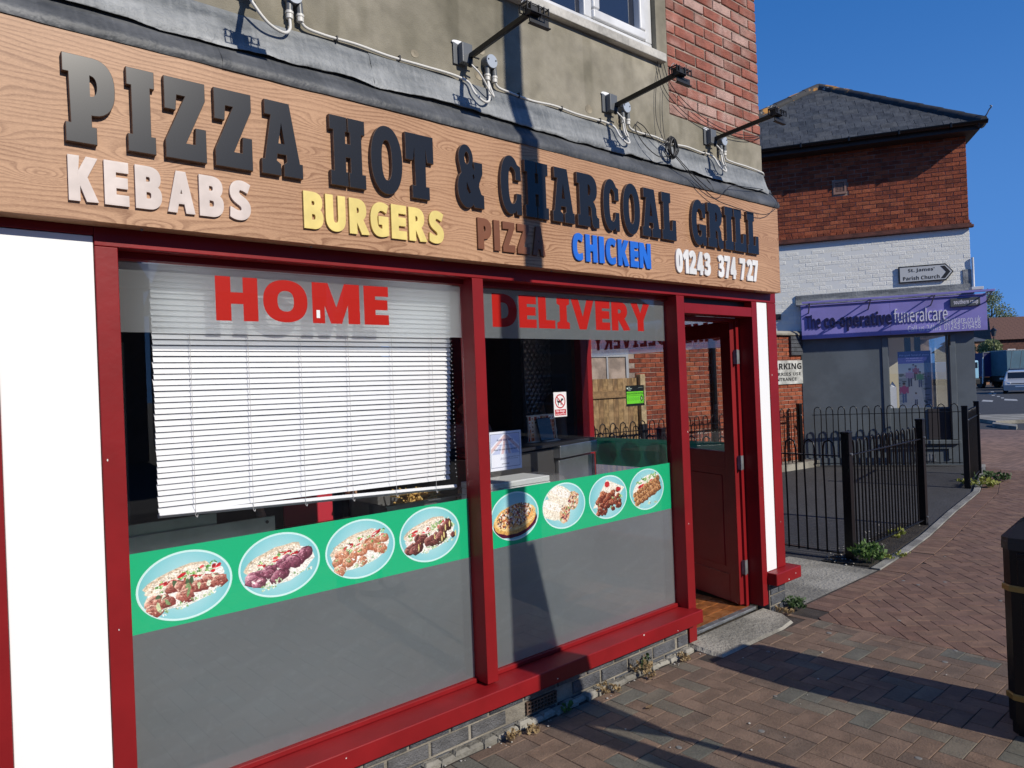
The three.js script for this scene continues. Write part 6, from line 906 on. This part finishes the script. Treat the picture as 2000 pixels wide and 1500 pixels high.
// ---------------------------------------------------------------- far street
const ray = (px, py) => { const x = (px - 1000) / 1430, y = (750 - py) / 1430, e = camera.matrixWorld.elements; return V(e[0] * x + e[4] * y - e[8], e[1] * x + e[5] * y - e[9], e[2] * x + e[6] * y - e[10]); };
const dep = (px, py, d) => camera.position.clone().addScaledVector(ray(px, py), d);
const AW = Math.atan2(-camera.matrixWorld.elements[2], camera.matrixWorld.elements[0]); // turns local x to the camera's right
const far = (name, label, cat, px, d, y = -0.13) => { const p = dep(px, 714, d); return thing(name, label, cat, null, [p.x, y, p.z], AW); };
{
  const body = M([0.5, 0.51, 0.52], { rough: 0.3, clearcoat: 0.8 }), blackG = new THREE.MeshPhysicalMaterial({ color: new THREE.Color(0.012, 0.015, 0.018), roughness: 0.08 }), lampM = M([0.85, 0.87, 0.9], { rough: 0.12, metal: 0.3 });
  function car(label, px, d, paint, turn) { // local +z is the front, toward the camera
    const t = far('parked_car', label, 'car', px, d); t.rotation.y += turn;
    const side = new THREE.Shape([[2.1, 0.3], [2.18, 0.62], [2.05, 0.86], [1.15, 1.0], [0.5, 1.5], [-0.3, 1.58], [-1.5, 1.52], [-2.0, 1.05], [-2.15, 0.9], [-2.15, 0.35]].map(([a, b]) => new THREE.Vector2(a, b)));
    const g = new THREE.ExtrudeGeometry(side, { depth: 1.56, bevelEnabled: true, bevelSize: 0.07, bevelThickness: 0.12, bevelSegments: 3 }).rotateY(-Math.PI / 2).translate(0.78, 0, 0), p = g.attributes.position;
    for (let i = 0; i < p.count; i++) if (p.getY(i) > 0.95) p.setX(i, p.getX(i) * (1 - 0.17 * (p.getY(i) - 0.95) / 0.6)); g.computeVertexNormals(); mesh('body', [g], paint, t);
    mesh('windscreen', [new THREE.PlaneGeometry(1.36, 0.72).rotateX(-0.92).translate(0, 1.28, 0.915)], blackG, t); for (const s of [-1, 1]) { mesh('headlight', [bx(-0.2, 0.2, -0.055, 0.055, -0.05, 0.05, 0.03)].map((q) => q.rotateZ(s * 0.2).rotateY(s * 0.35).translate(s * 0.68, 0.77, 2.13)), lampM, t); mesh('mirror', [bx(-0.12, 0.12, -0.07, 0.07, -0.05, 0.05, 0.04)].map((q) => q.translate(s * 1.02, 1.05, 0.75)), paint, t); mesh('side_window', [new THREE.PlaneGeometry(1.9, 0.36).rotateY(s * Math.PI / 2).translate(s * 0.87, 1.24, -0.55)], blackG, t); for (const z of [1.35, -1.35]) { const w = mesh('wheel', [cyl(0.33, 0.33, 0.2, 20).rotateZ(Math.PI / 2).translate(s * 0.84 + 0.1, 0.33, z)], m.rubber, t); mesh('rim', [cyl(0.2, 0.2, 0.02, 14).rotateZ(Math.PI / 2).translate(s * 0.94 + 0.01, 0.33, z)], m.galv, w); } }
    mesh('grille', [bx(-0.5, 0.5, 0.58, 0.74, 2.2, 2.23, 0.01), bx(-0.75, 0.75, 0.36, 0.46, 2.15, 2.19, 0.01)], m.black, t); mesh('number_plate', [bx(-0.26, 0.26, 0.47, 0.58, 2.2, 2.24, 0.004)], m.white, t); return t;
  }
  car('silver white car facing the camera at the right edge, headlight lit by the sun', 1992, 49, body, -0.62).scale.y = 0.92;
  car('dark car parked behind the silver white one', 1992, 56, M([0.02, 0.025, 0.035], { rough: 0.3, clearcoat: 0.8 }), -0.62);
  const blue = M([0.022, 0.022, 0.11], { rough: 0.5, map: tSoft, ms: 2 }), teal = M([0.05, 0.13, 0.19], { rough: 0.6, map: tSoft, ms: 2 });
  const lo = far('box_lorry', 'dark blue box lorry parked across the road', 'lorry', 1943, 62); mesh('box', [bx(-0.95, 1.0, 0.95, 3.0, -5, 0, 0.03)], blue, lo); mesh('frame', [bx(-1.0, -0.93, 0.9, 3.03, -0.02, 0.05), bx(0.95, 1.02, 0.9, 3.03, -0.02, 0.05), bx(-1, 1.02, 2.98, 3.06, -0.02, 0.05)], m.darkGreyPlastic, lo); mesh('chassis', [bx(-0.9, 0.95, 0.5, 0.9, -5, -0.1)], m.black, lo); for (const s of [-1, 1]) mesh('wheel', [cyl(0.45, 0.45, 0.3, 18).rotateZ(Math.PI / 2).translate(s * 0.7 + 0.15, 0.45, -0.8)], m.rubber, lo); mesh('tail_light', [bx(-0.6, -0.45, 0.55, 0.68, -0.08, -0.02), bx(0.4, 0.55, 0.55, 0.68, -0.08, -0.02)], m.galv, lo); mesh('rail', [flatbar([-1.15, 0.4, 0.1], [-1.05, 2.6, 0.1], 0.06, 0.06)], m.upvc, lo);
  const tr = far('curtain_trailer', 'teal curtain sided trailer right of the dark blue lorry', 'trailer', 1992, 60); mesh('curtain', [bx(-1.05, 6, 1.0, 3.05, -2.4, 0, 0.02)], teal, tr); mesh('top_rail', [bx(-1.07, 6, 3.05, 3.12, -2.42, 0.02)], m.galv, tr); mesh('chassis', [bx(-1, 6, 0.55, 0.98, -2.3, -0.1)], m.black, tr); for (const x of [-0.4, 0.8, 4]) mesh('wheel', [cyl(0.48, 0.48, 0.3, 18).rotateX(Math.PI / 2).translate(x, 0.48, -0.35)], m.rubber, tr); mesh('strap', [0, 1, 2, 3].map((i) => flatbar([-0.9 + i * 0.8, 1.0, 0.01], [-0.6 + i * 0.8, 3.0, 0.01], 0.01, 0.03)), m.darkGreyPlastic, tr);
  const va = far('pale_blue_van', 'pale blue van half hidden behind the grey corner', 'van', 1903, 58); mesh('body', [bx(-1.3, 0.35, 0.9, 2.35, -4, 0, 0.08)], M([0.3, 0.55, 0.7], { rough: 0.35 }), va); mesh('bumper', [bx(-1.3, 0.4, 0.45, 0.9, -4, 0.05, 0.05)], m.black, va); mesh('window', [bx(-1.0, 0.25, 1.75, 2.2, 0.002, 0.02)], blackG, va); for (const x of [-0.9, 0.1]) mesh('wheel', [cyl(0.34, 0.34, 0.22, 16).rotateZ(Math.PI / 2).translate(x + 0.1, 0.34, -0.7)], m.rubber, va);
  // brick hall with brown tiled hip roof
  const wallM = M([0.13, 0.055, 0.04], { rough: 0.9, map: tMott, ms: 0.8 }), roofM = M([0.17, 0.085, 0.06], { rough: 0.9, map: tMott, ms: 0.6 }), darkRoof = M([0.055, 0.035, 0.032], { rough: 0.9, map: tMott, ms: 0.6 });
  const hipRoof = (w, d, h, o, run) => { const a = [-o, 0, o], b = [w + o, 0, o], c = [w + o, 0, -d - o], e = [-o, 0, -d - o], p = [run, h, -d / 2], q = [w - run, h, -d / 2], g = new THREE.BufferGeometry(); g.setAttribute('position', new THREE.BufferAttribute(new Float32Array([a, b, q, a, q, p, b, c, q, c, e, p, c, p, q, e, a, p, a, c, b, a, e, c].flat()), 3)); g.computeVertexNormals(); return g; };
  const hl = far('brick_hall', 'dark brick hall with brown tiled hip roof at the right edge', 'building', 1941, 80); mesh('wall', [bx(0, 30, 0, 4.75, -9, 0)], wallM, hl); mesh('roof', [hipRoof(30, 9, 2.75, 0.4, 2.6).translate(0, 4.7, 0)], roofM, hl); const wf = mesh('window', [bx(1.55, 2.4, 2.2, 3.65, 0, 0.06)], m.upvc, hl); mesh('glazing', [bx(1.63, 2.32, 2.28, 3.57, 0.061, 0.07)], m.dark, wf);
  const bk = far('dark_roofed_house', 'dark roofed building behind the brick hall', 'building', 1895, 96); mesh('wall', [bx(0, 5, 0, 4, -8, 0)], wallM, bk); mesh('roof', [hipRoof(5, 8, 2.4, 0.4, 1.2).translate(0, 4.0, 0)], darkRoof, bk);
  const tw = far('brick_turret', 'light brick building with narrow slit openings beside the grey corner', 'building', 1886, 74); const bt = M([0.42, 0.22, 0.12], { rough: 0.9, map: tMott, ms: 0.5 }); mesh('wall', [bx(0, 2.35, 0, 4.4, -3, 0)], bt, tw); for (let i = 0; i < 4; i++) mesh('slit', [bx(0.35 + i * 0.5, 0.58 + i * 0.5, 2.9, 4.1, 0.001, 0.012)], m.black, tw); mesh('roof', [hipRoof(2.35, 3, 0.7, 0.25, 1.15).translate(0, 4.4, 0)], m.leadDark, tw);
  const la = far('street_lantern', 'black lantern lamp post in front of the brick hall', 'street lamp', 1943, 66); mesh('post', [bar([0, 0, 0], [0, 4.5, 0], 0.06, 10, 0.04)], m.blackMetal, la); mesh('lantern', [new THREE.CylinderGeometry(0.24, 0.13, 0.5, 6).translate(0, 4.78, 0)], M([0.06, 0.07, 0.08], { rough: 0.2 }), la); mesh('cap', [new THREE.ConeGeometry(0.3, 0.32, 6).translate(0, 5.19, 0), new THREE.SphereGeometry(0.06, 8, 6).translate(0, 5.38, 0)], m.blackMetal, la);
  const bu = far('pale_shrub', 'pale leaved shrub behind the dark blue lorry', 'shrub', 1937, 68); mesh('leaves', uvm(leafGeo(2600, (r) => { const a = r() * 6.28, q = Math.cbrt(r()) * 1.25, e = Math.acos(2 * r() - 1), w = 0.8 + 0.3 * Math.sin(a * 3) * Math.sin(e * 4); return [[Math.sin(e) * Math.cos(a) * q * w, 3.1 + Math.cos(e) * q * 0.95, Math.sin(e) * Math.sin(a) * q * w], 0.22]; }, 77)), lm.bush, bu); mesh('stem', [bar([0, 0, 0], [0, 3, 0], 0.08)], m.brownWood, bu);
  const tree = far('distant_tree', 'tall pale green tree rising behind the purple sign', 'tree', 1936, 100); mesh('trunk', [bar([0, 0, 0], [0.1, 7, 0], 0.28, 10, 0.12), bar([0.1, 5, 0], [1.4, 9, 0.3], 0.12, 8, 0.03), bar([0, 4.5, 0], [-1.1, 9.5, -0.2], 0.12, 8, 0.03), bar([0.1, 6.5, 0], [0.3, 10.5, 0.4], 0.1, 8, 0.02), bar([0.1, 6, 0], [2.3, 8, -0.3], 0.09, 8, 0.02)], m.brownWood, tree);
  tree.scale.set(1.25, 1.12, 1.25); const lobes = [[0, 8.6, 0, 1.6], [1.2, 8.0, 0.3, 1.3], [-1.1, 8.9, 0, 1.2], [0.4, 10, 0, 1.0], [2.2, 7.0, 0, 1.0], [-1.6, 7.2, 0.3, 1.3], [0.7, 6.6, 0.3, 1.4], [2.9, 6.1, 0.2, 0.7]]; mesh('crown', uvm(leafGeo(4600, (r) => { const L = lobes[Math.floor(r() * lobes.length)], a = r() * 6.28, q = Math.cbrt(r()) * L[3] * (0.75 + 0.4 * r()), e = Math.acos(2 * r() - 1); return [[L[0] + Math.sin(e) * Math.cos(a) * q, L[1] + Math.cos(e) * q, L[2] + Math.sin(e) * Math.sin(a) * q], 0.2]; }, 78)), lm.tree, tree);
  const ar = thing('aerial', 'thin metal television aerial behind the brick corner at the top', 'aerial', null, [5.05, 0, -0.35]); mesh('mast', [bar([-0.02, 3.9, 0], [-0.02, 4.35, 0], 0.008)], m.galv, ar); for (let i = 0; i < 3; i++) mesh('rod', [bar([-0.05, 3.96 + i * 0.12, 0.02], [0.12, 3.98 + i * 0.12, 0.0], 0.006)], m.galv, ar); mesh('bracket', [bar([-0.12, 4.3, 0], [-0.02, 4.3, 0], 0.008), bar([-0.12, 3.95, 0], [-0.02, 3.95, 0], 0.008)], m.galv, ar);
}
scene.traverse((o) => { if (o.isMesh) { o.castShadow = true; o.receiveShadow = true; } });
renderer.render(scene, camera);
